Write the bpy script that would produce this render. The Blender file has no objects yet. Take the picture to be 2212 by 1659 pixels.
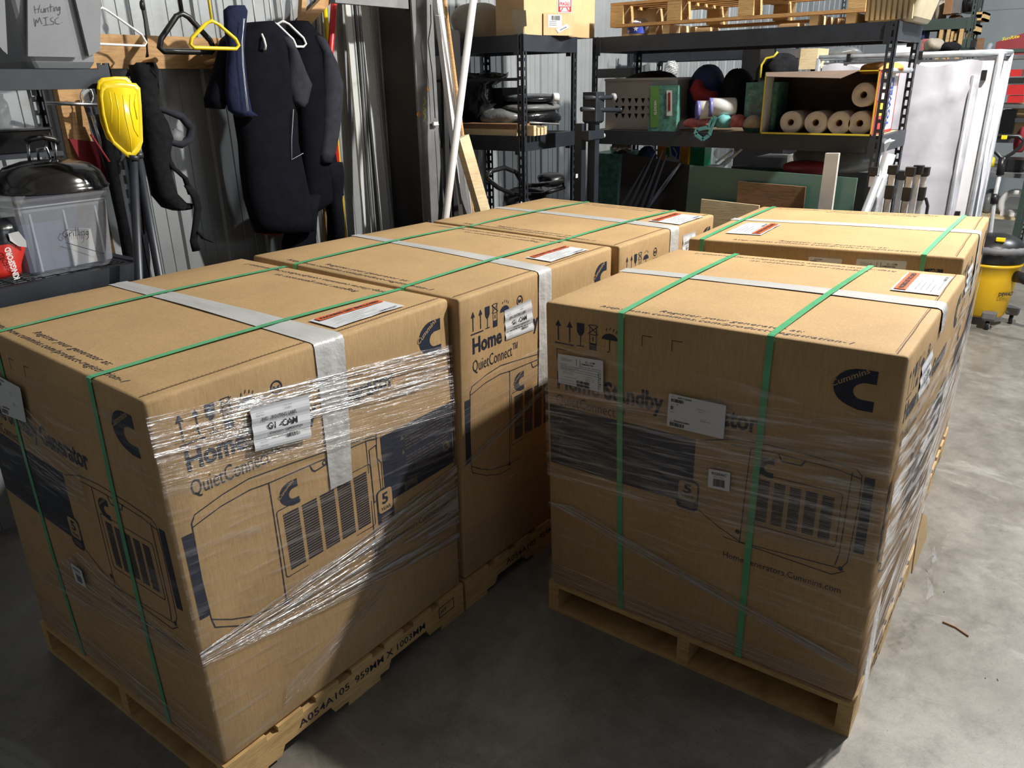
import bpy, bmesh, math, random
from mathutils import Vector, Matrix
C = bpy.context.scene.collection
SC = bpy.context.scene
R = math.radians
# ------------------------------------------------------------------ camera
# world axes: X runs along the row of pallets away from the door, Y towards the metal side wall, Z up (metres)
CAM = Vector((-.7705, -1.5919, 1.8375)); FPX = 1666.6
PIT, ROL, AZ = R(21.356), R(1.1176), R(37.0)
_rt = Vector((math.sin(AZ), -math.cos(AZ), 0)); _fh = Vector((math.cos(AZ), math.sin(AZ), 0))
FW = _fh*math.cos(PIT) + Vector((0, 0, -math.sin(PIT))); _up = _fh*math.sin(PIT) + Vector((0, 0, math.cos(PIT)))
RT = _rt*math.cos(ROL) - _up*math.sin(ROL); UP = _rt*math.sin(ROL) + _up*math.cos(ROL)
cd = bpy.data.cameras.new('camera'); cam = bpy.data.objects.new('camera', cd); C.objects.link(cam); SC.camera = cam
cd.sensor_width = 36; cd.lens = FPX/2212*36; cd.clip_start = .05; cd.clip_end = 100
m = Matrix((RT, UP, -FW)).transposed().to_4x4(); m.translation = CAM; cam.matrix_world = m
# ------------------------------------------------------------------ light
SC.view_settings.view_transform = 'Standard'; SC.view_settings.look = 'None'
SC.view_settings.exposure = 0.0; SC.view_settings.gamma = 1.0; SC.view_settings.use_curve_mapping = False
w = bpy.data.worlds.new('hall_ambient'); SC.world = w; w.use_nodes = True
_nt = w.node_tree; _tc = _nt.nodes.new('ShaderNodeTexCoord'); _dp = _nt.nodes.new('ShaderNodeVectorMath'); _dp.operation = 'DOT_PRODUCT'
_dp.inputs[1].default_value = (.62, -.70, .35); _rm = _nt.nodes.new('ShaderNodeValToRGB')   # the hall is open and bright towards the far end and the door, dim behind the camera
_ma = _nt.nodes.new('ShaderNodeMath'); _ma.operation = 'MULTIPLY_ADD'; _ma.inputs[1].default_value = .5; _ma.inputs[2].default_value = .5
_rm.color_ramp.elements[0].position = .15; _rm.color_ramp.elements[0].color = (.045, .04, .032, 1); _rm.color_ramp.elements[1].position = .9; _rm.color_ramp.elements[1].color = (1.25, 1.3, 1.4, 1)
_nt.links.new(_tc.outputs['Generated'], _dp.inputs[0]); _nt.links.new(_dp.outputs['Value'], _ma.inputs[0]); _nt.links.new(_ma.outputs[0], _rm.inputs[0])
_nt.links.new(_rm.outputs[0], _nt.nodes['Background'].inputs[0]); _nt.nodes['Background'].inputs[1].default_value = .12
def point_lamp(name, loc, power, col, rad):
    l = bpy.data.lights.new(name, 'POINT'); l.energy = power; l.color = col; l.shadow_soft_size = rad
    o = bpy.data.objects.new(name, l); C.objects.link(o); o.location = loc; return o
point_lamp('high_bay_lamp', (3.55, -1.94, 4.19), 1200, (1, .955, .88), .075)
point_lamp('high_bay_lamp_far', (8.0, -3.2, 5.2), 900, (.93, .97, 1), .2)
l = bpy.data.lights.new('daylight_through_open_door', 'AREA'); l.energy = 85; l.color = (.86, .93, 1); l.shape = 'RECTANGLE'; l.size = 4.0; l.size_y = 2.6
o = bpy.data.objects.new('daylight_through_open_door', l); C.objects.link(o); o.location = (4.5, -6.5, 1.6); o.rotation_euler = (R(90), 0, R(0))
# ------------------------------------------------------------------ where a sight line of the photograph meets a plane of the hall
def ray(px, py):
    a = (px-1106)/FPX; b = (829.5-py)/FPX
    return RT*a + UP*b + FW
def AV(px, py, v):
    r = ray(px, py); t = (v-CAM.y)/r.y; return CAM + r*t
def AU(px, py, u):
    r = ray(px, py); t = (u-CAM.x)/r.x; return CAM + r*t
def AZZ(px, py, z):
    r = ray(px, py); t = (z-CAM.z)/r.z; return CAM + r*t
# ------------------------------------------------------------------ materials
MATS = {}
def newmat(name):
    mt = bpy.data.materials.new(name); mt.use_nodes = True; MATS[name] = mt
    nt = mt.node_tree; return mt, nt, nt.nodes['Principled BSDF']
def N(nt, t, **kw):
    n = nt.nodes.new(t)
    for k, v in kw.items(): setattr(n, k, v)
    return n
def coords(nt, scale=(1, 1, 1), kind='Object'):
    tc = N(nt, 'ShaderNodeTexCoord'); mp = N(nt, 'ShaderNodeMapping'); mp.inputs['Scale'].default_value = scale
    nt.links.new(tc.outputs[kind], mp.inputs[0]); return mp.outputs[0]
def noise(nt, vec, scale, detail=4, rough=.6, dist=0):
    n = N(nt, 'ShaderNodeTexNoise'); n.inputs['Scale'].default_value = scale; n.inputs['Detail'].default_value = detail
    n.inputs['Roughness'].default_value = rough; n.inputs['Distortion'].default_value = dist
    nt.links.new(vec, n.inputs['Vector']); return n.outputs['Fac']
def ramp(nt, fac, stops):
    r = N(nt, 'ShaderNodeValToRGB'); cr = r.color_ramp
    while len(cr.elements) < len(stops): cr.elements.new(.5)
    for e, (p, c) in zip(cr.elements, stops):
        e.position = p; e.color = (c[0], c[1], c[2], 1) if hasattr(c, '__len__') else (c, c, c, 1)
    nt.links.new(fac, r.inputs[0]); return r.outputs[0]
def bump(nt, fac, strength, dist, b):
    bp = N(nt, 'ShaderNodeBump'); bp.inputs['Strength'].default_value = strength; bp.inputs['Distance'].default_value = dist
    nt.links.new(fac, bp.inputs['Height']); nt.links.new(bp.outputs[0], b.inputs['Normal'])
def mix(nt, fac, a, b, mode='MIX'):
    n = N(nt, 'ShaderNodeMix', data_type='RGBA', blend_type=mode)
    for s, x in ((n.inputs['Factor'], fac), (n.inputs['A'], a), (n.inputs['B'], b)):
        if hasattr(x, 'is_output'): nt.links.new(x, s)
        elif hasattr(x, '__len__'): s.default_value = (x[0], x[1], x[2], 1)
        else: s.default_value = x
    return n.outputs['Result']
def simple(name, col, rough=.6, metal=0, var=.12, scale=8, bmp=0, bscale=60, vec=(1, 1, 1), spec=.5, alpha=1, trans=0):
    mt, nt, b = newmat(name); v = coords(nt, vec)
    f = noise(nt, v, scale)
    c0 = [x*(1-var) for x in col]; c1 = [min(1, x*(1+var)) for x in col]
    nt.links.new(ramp(nt, f, [(.3, c0), (.7, c1)]), b.inputs['Base Color'])
    b.inputs['Roughness'].default_value = rough; b.inputs['Metallic'].default_value = metal; b.inputs['Specular IOR Level'].default_value = spec
    b.inputs['Alpha'].default_value = alpha; b.inputs['Transmission Weight'].default_value = trans
    if bmp: bump(nt, noise(nt, v, bscale, 3), bmp, .01, b)
    return mt
def cardboard(name, col, dark=.86):
    mt, nt, b = newmat(name); v = coords(nt)
    f1 = noise(nt, v, 3, 5); f2 = noise(nt, coords(nt, (1, 1, .12)), 160, 2); f3 = noise(nt, v, 420, 2)
    a = ramp(nt, f1, [(.3, [x*dark for x in col]), (.7, [x*1.08 for x in col])])
    a = mix(nt, .22, a, ramp(nt, f2, [(.3, .35), (.7, .75)]), 'OVERLAY'); a = mix(nt, .3, a, ramp(nt, f3, [(.3, .3), (.7, .7)]), 'OVERLAY')
    nt.links.new(a, b.inputs['Base Color']); b.inputs['Roughness'].default_value = .72; b.inputs['Specular IOR Level'].default_value = .3
    wv = N(nt, 'ShaderNodeTexWave', bands_direction='X'); wv.inputs['Scale'].default_value = 45; wv.inputs['Distortion'].default_value = .4
    nt.links.new(coords(nt), wv.inputs['Vector'])
    md = N(nt, 'ShaderNodeMath', operation='MULTIPLY_ADD'); md.inputs[1].default_value = .02; nt.links.new(wv.outputs['Fac'], md.inputs[0]); nt.links.new(f1, md.inputs[2])
    bump(nt, md.outputs[0], .25, .01, b); return mt
cardboard('carton_kraft', (.44, .29, .140)); cardboard('kraft_light', (.56, .39, .21)); cardboard('kraft_brown', (.28, .15, .075))
simple('ink', (.012, .017, .035), .6, var=.3, scale=40); simple('ink_light', (.10, .075, .05), .7)
simple('paper', (.60, .62, .64), .45, var=.04); simple('orange_print', (.62, .11, .03), .5); simple('barcode', (.02, .02, .02), .6)
simple('tape_white', (.50, .50, .49), .32, var=.1, scale=14, bmp=.5, bscale=22, vec=(1, .25, 1), spec=.6)
simple('strap_green', (.09, .40, .19), .32, var=.12, scale=20, spec=.6); simple('seam', (.10, .055, .025), .8)
def pine(name, c, d):
    mt, nt, b = newmat(name); f = noise(nt, coords(nt, (1.5, 1.5, 14)), 5, 6, .65, 1.5); g = noise(nt, coords(nt), 3, 3)
    a = ramp(nt, f, [(.25, d), (.55, c), (.8, [x*1.12 for x in c])]); a = mix(nt, .35, a, ramp(nt, g, [(.3, .3), (.7, .75)]), 'OVERLAY')
    nt.links.new(a, b.inputs['Base Color']); b.inputs['Roughness'].default_value = .65; bump(nt, f, .2, .005, b); return mt
pine('pine', (.55, .37, .16), (.36, .21, .08)); pine('pine_orange', (.52, .30, .12), (.30, .15, .05)); pine('pine_pale', (.68, .55, .34), (.5, .38, .2)); pine('pine_dark', (.22, .12, .06), (.12, .06, .03))
simple('black_paint', (.022, .027, .036), .42, var=.25, scale=10, spec=.5); simple('black_plastic', (.012, .012, .013), .35, var=.2); simple('black_cloth', (.009, .009, .011), .9, spec=.15, var=.4, scale=30, bmp=.4, bscale=25)
simple('neoprene', (.004, .0045, .008), .9, spec=.12, var=.3, scale=12, bmp=.3, bscale=14); simple('neoprene_grey', (.026, .027, .036), .9, spec=.2, var=.25, scale=20, bmp=.3, bscale=18); simple('navy_cloth', (.010, .015, .045), .85, spec=.2, var=.3, scale=20, bmp=.5, bscale=20)
simple('steel', (.45, .46, .47), .3, 1, var=.15, scale=20); simple('galvanised', (.55, .57, .6), .38, .7, var=.2, scale=12); simple('white_plastic', (.75, .76, .76), .35, var=.04)
simple('yellow_plastic', (.85, .62, .01), .28, var=.03, spec=.6); simple('vac_yellow', (.72, .43, .01), .35, var=.06); simple('red_plastic', (.55, .02, .02), .35, var=.1); simple('red_cloth', (.22, .015, .02), .9, bmp=.5, bscale=15)
simple('grey_plastic', (.235, .25, .265), .38, var=.06, bmp=.08, bscale=200); simple('grey_column', (.19, .193, .195), .5, var=.2, scale=6, bmp=.1); simple('black_and_web_shade', (.012, .011, .011), .6, var=.2)
# concrete
mt, nt, b = newmat('concrete'); v = coords(nt)
f1 = noise(nt, v, 1.1, 7, .68, .6); f2 = noise(nt, v, 9, 6, .7); f3 = noise(nt, v, 130, 3)
a = ramp(nt, f1, [(.28, (.115, .102, .085)), (.5, (.175, .163, .143)), (.72, (.25, .24, .215))])
a = mix(nt, .45, a, ramp(nt, f2, [(.3, .28), (.7, .74)]), 'OVERLAY'); a = mix(nt, ramp(nt, noise(nt, coords(nt, (1, .45, 1)), 2.3, 8, .72, 1.2), [(.56, 0), (.66, .55)]), a, (.33, .325, .30)); a = mix(nt, .3, a, ramp(nt, f3, [(.3, .35), (.6, .6)]), 'OVERLAY')
vor = N(nt, 'ShaderNodeTexVoronoi', feature='DISTANCE_TO_EDGE'); vor.inputs['Scale'].default_value = 1.3
dv = N(nt, 'ShaderNodeVectorMath', operation='ADD'); nn = N(nt, 'ShaderNodeTexNoise'); nn.inputs['Scale'].default_value = 2.5; nn.inputs['Detail'].default_value = 5
nt.links.new(v, nn.inputs['Vector']); nt.links.new(v, dv.inputs[0]); nt.links.new(nn.outputs['Color'], dv.inputs[1]); nt.links.new(dv.outputs[0], vor.inputs['Vector'])
a = mix(nt, .35, a, ramp(nt, vor.outputs['Distance'], [(0, .36), (.012, .5), (1, .5)]), 'OVERLAY')
sp = N(nt, 'ShaderNodeTexVoronoi'); sp.inputs['Scale'].default_value = 26; nt.links.new(v, sp.inputs['Vector'])
a = mix(nt, .8, a, ramp(nt, sp.outputs['Distance'], [(0, .16), (.06, .2), (.075, .5), (1, .5)]), 'OVERLAY')
nt.links.new(a, b.inputs['Base Color']); nt.links.new(ramp(nt, f2, [(.3, .30), (.7, .52)]), b.inputs['Roughness']); bump(nt, f2, .12, .01, b)
# painted sheet metal wall
simple('sheet_metal', (.31, .33, .34), .42, .15, var=.14, scale=2.5, bmp=.06, bscale=40, spec=.5)
simple('sheet_pale', (.56, .58, .58), .5, 0, var=.08, scale=3, bmp=.05, bscale=30)
simple('sheet_metal_far', (.27, .30, .31), .5, 0, var=.08, scale=2)
# stretch film: clear sheet with stretched pleats, their highlights partly painted as white streaks; uv.x runs along the pull, uv.y across it
def film(name, amount, white=.75, rough=.16, freq=55, bst=.6, low=.5, hi=.75, body=.05):
    mt = bpy.data.materials.new(name); mt.use_nodes = True; MATS[name] = mt; nt = mt.node_tree; nt.nodes.clear()
    out = N(nt, 'ShaderNodeOutputMaterial'); uvc = coords(nt, (2.2, freq, 1), 'UV'); uv2 = coords(nt, (.9, 6, 1), 'UV')
    f = noise(nt, uvc, 1, 4, .55, .25); g = noise(nt, uv2, 1, 4, .6)
    mul = N(nt, 'ShaderNodeMath', operation='MULTIPLY'); nt.links.new(ramp(nt, f, [(low, 0), (hi, 1)]), mul.inputs[0]); nt.links.new(ramp(nt, g, [(.30, .30), (.55, 1)]), mul.inputs[1])
    att = N(nt, 'ShaderNodeMath', operation='MULTIPLY_ADD'); att.inputs[1].default_value = amount; att.inputs[2].default_value = body; nt.links.new(mul.outputs[0], att.inputs[0])
    tr = N(nt, 'ShaderNodeBsdfTransparent'); tr.inputs[0].default_value = (.97, .965, .955, 1)
    gl = N(nt, 'ShaderNodeBsdfGlossy'); gl.inputs['Roughness'].default_value = rough; gl.inputs['Color'].default_value = (.95, .95, .97, 1)
    df = N(nt, 'ShaderNodeBsdfDiffuse'); df.inputs['Color'].default_value = (.80, .79, .80, 1)
    bp = N(nt, 'ShaderNodeBump'); bp.inputs['Strength'].default_value = bst; bp.inputs['Distance'].default_value = .012; nt.links.new(f, bp.inputs['Height'])
    nt.links.new(bp.outputs[0], gl.inputs['Normal']); nt.links.new(bp.outputs[0], df.inputs['Normal'])
    m1 = N(nt, 'ShaderNodeMixShader'); m1.inputs[0].default_value = white; nt.links.new(df.outputs[0], m1.inputs[1]); nt.links.new(gl.outputs[0], m1.inputs[2])
    m2 = N(nt, 'ShaderNodeMixShader'); nt.links.new(att.outputs[0], m2.inputs[0]); nt.links.new(tr.outputs[0], m2.inputs[1]); nt.links.new(m1.outputs[0], m2.inputs[2])
    nt.links.new(m2.outputs[0], out.inputs[0]); return mt
film('film_dense', .95, .62, .18, 17, 1.0, .465, .57, .06); film('film_mid', .45, .5, .2, 24, .9, .48, .66, .05); film('film_thin', .26, .5, .25, 30, .5, .52, .72, .035)
film('film_cord', .9, .5, .2, 12, .6, .2, .6, .35)
# ------------------------------------------------------------------ mesh helpers
ORG = {}
class MB:
    def __init__(s): s.v = []; s.f = []; s.mi = []; s.m = 0; s.uv = {}; s.sm = []; s.smooth = False
    def add(s, vs, fs, m=None):
        k = len(s.v); s.v += [tuple(x) for x in vs]
        for f in fs: s.f.append(tuple(i+k for i in f)); s.mi.append(s.m if m is None else m); s.sm.append(s.smooth)
        return s
    def hexa(s, p, m=None):       # 8 corners: bottom 4 (ccw) then top 4
        return s.add(p, [(3, 2, 1, 0), (4, 5, 6, 7), (0, 1, 5, 4), (1, 2, 6, 5), (2, 3, 7, 6), (3, 0, 4, 7)], m)
    def box(s, a, b, m=None):
        x0, y0, z0 = [min(p, q) for p, q in zip(a, b)]; x1, y1, z1 = [max(p, q) for p, q in zip(a, b)]
        return s.hexa([(x0, y0, z0), (x1, y0, z0), (x1, y1, z0), (x0, y1, z0), (x0, y0, z1), (x1, y0, z1), (x1, y1, z1), (x0, y1, z1)], m)
    def bar(s, a, b, w, t, side=None, m=None):   # rectangular bar from a to b; w across 'side', t across the other
        a = Vector(a); b = Vector(b); d = (b-a).normalized(); sd = Vector(side) if side is not None else Vector((0, 0, 1))
        if abs(sd.normalized().dot(d)) > .98: sd = Vector((1, 0, 0)) if abs(d.x) < .9 else Vector((0, 1, 0))
        sd = (sd - d*sd.dot(d)).normalized(); n = d.cross(sd); p = []
        for q in (a, b):
            for i, j in ((-1, -1), (1, -1), (1, 1), (-1, 1)): p.append(q + sd*(i*w/2) + n*(j*t/2))
        return s.hexa(p, m)
    def ring(s, rings, caps=True, m=None, closed=False):
        n = len(rings[0]); vs = [p for r in rings for p in r]; fs = []
        for i in range(len(rings)-1 + (1 if closed else 0)):
            a = i*n; b2 = ((i+1) % len(rings))*n
            for j in range(n): k = (j+1) % n; fs.append((a+j, a+k, b2+k, b2+j))
        if caps and not closed: fs.append(tuple(range(n-1, -1, -1))); fs.append(tuple(range(len(vs)-n, len(vs))))
        return s.add(vs, fs, m)
    def tube(s, pts, r, n=8, caps=True, m=None, closed=False):
        pts = [Vector(p) for p in pts]; rr = r if hasattr(r, '__len__') else [r]*len(pts); rings = []; prev = None
        for i, p in enumerate(pts):
            if closed: d = pts[(i+1) % len(pts)]-pts[i-1]
            else: d = pts[min(i+1, len(pts)-1)]-pts[max(i-1, 0)]
            d = d.normalized() if d.length > 1e-9 else Vector((0, 0, 1))
            if prev is None: x = d.orthogonal().normalized()
            else: x = (prev - d*prev.dot(d)); x = x.normalized() if x.length > 1e-6 else d.orthogonal().normalized()
            prev = x; y = d.cross(x)
            rings.append([p + (x*math.cos(2*math.pi*k/n) + y*math.sin(2*math.pi*k/n))*rr[i] for k in range(n)])
        o = s.smooth; s.smooth = True; s.ring(rings, caps, m, closed); s.smooth = o; return s
    def lathe(s, c, prof, n=24, axis='z', m=None, caps=True):
        c = Vector(c); rings = []
        ax = Vector(axis) if not isinstance(axis, str) else {'x': Vector((1, 0, 0)), 'y': Vector((0, 1, 0)), 'z': Vector((0, 0, 1))}[axis]
        ax = ax.normalized(); x = ax.orthogonal().normalized(); y = ax.cross(x)
        for r, h in prof: rings.append([c + ax*h + (x*math.cos(2*math.pi*k/n) + y*math.sin(2*math.pi*k/n))*max(r, 1e-4) for k in range(n)])
        o = s.smooth; s.smooth = True; s.ring(rings, caps, m); s.smooth = o; return s
    def loft(s, secs, n=16, m=None, power=1.0):   # secs: (centre, half axis a, half axis b)
        rings = []
        for c, a, b in secs:
            c = Vector(c); a = Vector(a); b = Vector(b); rg = []
            for k in range(n):
                t = 2*math.pi*k/n; ct = math.cos(t); st = math.sin(t)
                rg.append(c + a*math.copysign(abs(ct)**power, ct) + b*math.copysign(abs(st)**power, st))
            rings.append(rg)
        o = s.smooth; s.smooth = True; s.ring(rings, True, m); s.smooth = o; return s
    def prism(s, poly, off, m=None):
        off = Vector(off); n = len(poly); P = [Vector(p) for p in poly]
        return s.add(P+[p+off for p in P], [tuple(range(n-1, -1, -1)), tuple(range(n, 2*n))]+[(i, (i+1) % n, n+(i+1) % n, n+i) for i in range(n)], m)
    def build(s, name, mats, parent=None, origin=None):
        if isinstance(mats, str): mats = [mats]
        if parent is not None: org = ORG[parent.name]
        elif origin is not None: org = Vector(origin)
        else:
            xs = [p[0] for p in s.v]; ys = [p[1] for p in s.v]; zs = [p[2] for p in s.v]; org = Vector(((min(xs)+max(xs))/2, (min(ys)+max(ys))/2, min(zs)))
        me = bpy.data.meshes.new(name); me.from_pydata([(p[0]-org.x, p[1]-org.y, p[2]-org.z) for p in s.v], [], s.f)
        for q in mats: me.materials.append(MATS[q])
        me.polygons.foreach_set('material_index', s.mi); me.polygons.foreach_set('use_smooth', s.sm)
        if s.uv:
            ul = me.uv_layers.new(name='UVMap')
            for lp in me.loops: ul.data[lp.index].uv = s.uv.get(lp.vertex_index, (0, 0))
        me.update(); o = bpy.data.objects.new(name, me); C.objects.link(o)
        if parent is not None: o.parent = parent
        else: o.location = org
        ORG[o.name] = org; return o
def tag(o, label, cat, group=None):
    o['label'] = label; o['category'] = cat
    if group: o['group'] = group
    return o
def thing(name, loc, label, cat, group=None):
    o = bpy.data.objects.new(name, None); C.objects.link(o); o.location = loc; o.empty_display_size = .1; ORG[o.name] = Vector(loc)
    return tag(o, label, cat, group)
def struct(o): o['kind'] = 'structure'; return o
def copy_tree(o, delta=(0, 0, 0), parent=None):
    c = o.copy(); C.objects.link(c); c.parent = parent
    if parent is None: c.location = Vector(o.location)+Vector(delta)
    ORG[c.name] = ORG[o.name]+Vector(delta)
    for ch in list(o.children): copy_tree(ch, delta, c)
    return c
_TX = {}
def text2d(txt, bold=0, shear=0, space=1.0):   # triangulated lettering, baseline at 0, returned with its width and cap height
    k = (txt, bold, shear, space)
    if k in _TX: return _TX[k]
    cu = bpy.data.curves.new('t', 'FONT'); cu.body = txt; cu.offset = bold; cu.shear = shear; cu.resolution_u = 2; cu.space_character = space
    ob = bpy.data.objects.new('t', cu); C.objects.link(ob); bpy.context.view_layer.update()
    me = bpy.data.meshes.new_from_object(ob.evaluated_get(bpy.context.evaluated_depsgraph_get()))
    vs = [(v.co.x, v.co.y) for v in me.vertices]; fs = [tuple(p.vertices) for p in me.polygons]
    bpy.data.objects.remove(ob); bpy.data.curves.remove(cu); bpy.data.meshes.remove(me)
    x0 = min(v[0] for v in vs) if vs else 0; x1 = max(v[0] for v in vs) if vs else 1
    _TX[k] = ([(v[0]-x0, v[1]) for v in vs], fs, x1-x0, .73); return _TX[k]
def put_text(mb, fn, txt, x, y, w, h, m, bold=0, shear=0, space=1.0):
    """fn maps a flat position to 3D; text box starts at (x, y), w wide (w may be negative), cap height h"""
    vs, fs, tw, ch = text2d(txt, bold, shear, space)
    mb.add([fn(x+p[0]/tw*w, y+p[1]/ch*h) for p in vs], fs, m)
def rect(mb, fn, x0, y0, x1, y1, m, n=1, k=1):
    for i in range(n):
        for j in range(k):
            a, b2 = x0+(x1-x0)*i/n, x0+(x1-x0)*(i+1)/n; c, d = y0+(y1-y0)*j/k, y0+(y1-y0)*(j+1)/k
            mb.add([fn(a, c), fn(b2, c), fn(b2, d), fn(a, d)], [(0, 1, 2, 3)], m)
def line(mb, fn, pts, w, m, closed=False):
    if closed: pts = list(pts)+[pts[0]]
    for (x0, y0), (x1, y1) in zip(pts, pts[1:]):
        L = math.hypot(x1-x0, y1-y0)
        if L < 1e-6: continue
        dx, dy = (x1-x0)/L*w/2, (y1-y0)/L*w/2; ex, ey = dx*.6, dy*.6
        mb.add([fn(x0-ex-dy, y0-ey+dx), fn(x0-ex+dy, y0-ey-dx), fn(x1+ex+dy, y1+ey-dx), fn(x1+ex-dy, y1+ey+dx)], [(0, 1, 2, 3)], m)
def poly(mb, fn, pts, m): mb.add([fn(*p) for p in pts], [tuple(range(len(pts)))], m)
def arcp(cx, cy, rx, ry, a0, a1, n=16): return [(cx+rx*math.cos(R(a0+(a1-a0)*i/n)), cy+ry*math.sin(R(a0+(a1-a0)*i/n))) for i in range(n+1)]
def rrect(x0, y0, x1, y1, rx, ry=None):
    ry = rx if ry is None else ry
    return arcp(x1-rx, y1-ry, rx, ry, 0, 90, 4)+arcp(x0+rx, y1-ry, rx, ry, 90, 180, 4)+arcp(x0+rx, y0+ry, rx, ry, 180, 270, 4)+arcp(x1-rx, y0+ry, rx, ry, 270, 360, 4)
def barcode(mb, fn, x0, y0, x1, y1, m, seed=1, n=26):
    rg = random.Random(seed); x = 0
    for i in range(n):
        a = x; b2 = min(1, x+rg.choice((.5, .5, 1, 1.4))/n); x = b2+rg.choice((.4, .5, .9))/n
        if x >= 1: break
        poly(mb, fn, [(x0+(x1-x0)*a, y0), (x0+(x1-x0)*b2, y0), (x0+(x1-x0)*b2, y1), (x0+(x1-x0)*a, y1)], m)
# ------------------------------------------------------------------ the hall
mb = MB(); mb.add([(-7, -9, 0), (17, -9, 0), (17, 2.3, 0), (-7, 2.3, 0)], [(0, 1, 2, 3)]); struct(mb.build('floor', 'concrete'))
WV = 2.06
mb = MB(); mb.box((-2.75, -.35, 0), (-2.6, 2.2, 5.2)); struct(mb.build('added_shade_wall', 'grey_column'))  # partial wall out of view, added to shade the nearest carton's front face
mb = MB(); prof = []; x = -4.0
while x < 16:                      # flat pans with a standing rib and two fine grooves per sheet
    prof += [(x, 0), (x+.010, .014), (x+.034, .014), (x+.044, 0), (x+.112, 0), (x+.115, -.004), (x+.120, -.004), (x+.123, 0), (x+.176, 0), (x+.179, -.004), (x+.184, -.004), (x+.187, 0)]; x += .243
vs = []; fs = []
for (a, d) in prof: vs += [(a, WV-d, 0), (a, WV-d, 5.2)]
for i in range(len(prof)-1): fs.append((2*i, 2*i+2, 2*i+3, 2*i+1))
mb.add(vs, fs); o = mb.build('wall_left', 'sheet_metal'); struct(o)
mb = MB(); z = 0
while z < 5.6: mb.box((14.0, -9, z), (14.06, 2.2, z+.52)); mb.box((14.012, -9, z+.52), (14.06, 2.2, z+.545)); z += .545
struct(mb.build('wall_back', 'sheet_metal_far'))
# ------------------------------------------------------------------ cartons on pallets
BX = {
'A': dict(Ft=(-.008, 0, 1.199), Rt=(1.020, .004, 1.199), Lt=(.040, 1.150, 1.199), Bt=(1.045, 1.124, 1.199), Fb=(.010, -.004, .125), Rb=(1.005, .002, .125), Lb=(.002, 1.056, .125), Bb=(1.009, 1.050, .125)),
'B': dict(Ft=(1.027, -.030, 1.199), Rt=(2.012, -.027, 1.199), Lt=(1.100, 1.135, 1.199), Bt=(2.079, 1.070, 1.199), Fb=(1.029, .001, .125), Rb=(2.020, -.021, .125), Lb=(1.045, 1.049, .125), Bb=(2.047, 1.036, .125)),
'C': dict(Ft=(2.032, -.048, 1.199), Rt=(2.981, -.061, 1.199), Lt=(2.115, 1.062, 1.199), Bt=(3.073, 1.036, 1.199), Fb=(2.062, -.030, .125), Rb=(3.040, -.031, .125), Lb=(2.070, 1.027, .125), Bb=(3.067, 1.026, .125)),
'D': dict(Ft=(1.218, -1.303, 1.199), Rt=(2.220, -1.286, 1.199), Lt=(1.158, -.273, 1.199), Bt=(2.110, -.265, 1.199), Fb=(1.225, -1.315, .125), Rb=(2.225, -1.289, .125), Lb=(1.215, -.259, .125), Bb=(2.203, -.232, .125)),
'E': dict(Ft=(2.514, -1.240, 1.199), Rt=(3.559, -1.198, 1.199), Lt=(2.340, -.213, 1.199), Bt=(3.360, -.168, 1.199), Fb=(2.480, -1.247, .125), Rb=(3.500, -1.205, .125), Lb=(2.380, -.191, .125), Bb=(3.410, -.149, .125))}
def mapper(b, amp=.010):
    g = {k: Vector(v) for k, v in BX[b].items()}
    def T(s, v, t, h=0):
        p = [s, v, t]; q = list(p); cl = [min(1, max(0, x)) for x in p]
        for k in range(3):
            i, j = [x for x in range(3) if x != k]
            q[k] += amp*(.35 if k == 2 else 1)*(2*p[k]-1)*math.sin(math.pi*cl[i])*math.sin(math.pi*cl[j])
        s, v, t = q
        bot = g['Fb']*((1-s)*(1-v))+g['Rb']*(s*(1-v))+g['Lb']*((1-s)*v)+g['Bb']*(s*v)
        top = g['Ft']*((1-s)*(1-v))+g['Rt']*(s*(1-v))+g['Lt']*((1-s)*v)+g['Bt']*(s*v)
        return bot*(1-t)+top*t
    return T
def face(T, f, h):
    if f == 'R': return lambda x, y: T(x, 0, y)+Vector((0, -h, 0))
    if f == 'F': return lambda x, y: T(0, 1-x, y)+Vector((-h, 0, 0))
    if f == 'T': return lambda x, y: T(x, y, 1)+Vector((0, 0, h))
    if f == 'TF': return lambda x, y: T(y, 1-x, 1)+Vector((0, 0, h))        # top, read from the front
    if f == 'TB': return lambda x, y: T(1-y, x, 1)+Vector((0, 0, h))        # top, read from behind
K, INK, LT, SEAM = 0, 1, 2, 3
def carton_body(mb, T):
    r = .011; n = 14; ps = [0, r*.3, r]+[r+(1-2*r)*i/n for i in range(1, n)]+[1-r, 1-r*.3, 1]; idx = {}; mb.smooth = True
    def V(p):
        k = tuple(round(x, 5) for x in p)
        if k in idx: return idx[k]
        c = [min(1-r, max(r, x)) for x in p]; d = [a-b for a, b in zip(p, c)]; L = math.sqrt(sum(x*x for x in d)); q = [a+b/L*r for a, b in zip(c, d)] if L > 1e-9 else p
        idx[k] = len(mb.v); mb.v.append(tuple(T(*q))); return idx[k]
    def quad(a, b, c, d): mb.f.append((V(a), V(b), V(c), V(d))); mb.mi.append(K); mb.sm.append(True)
    for i in range(len(ps)-1):
        for j in range(len(ps)-1):
            a, b2, c, d = ps[i], ps[i+1], ps[j], ps[j+1]
            quad((a, 0, c), (b2, 0, c), (b2, 0, d), (a, 0, d)); quad((a, 1, d), (b2, 1, d), (b2, 1, c), (a, 1, c))
            quad((0, a, d), (0, b2, d), (0, b2, c), (0, a, c)); quad((1, a, c), (1, b2, c), (1, b2, d), (1, a, d))
            quad((a, c, 1), (b2, c, 1), (b2, d, 1), (a, d, 1)); quad((a, d, 0), (b2, d, 0), (b2, c, 0), (a, c, 0))
    mb.smooth = False
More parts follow.
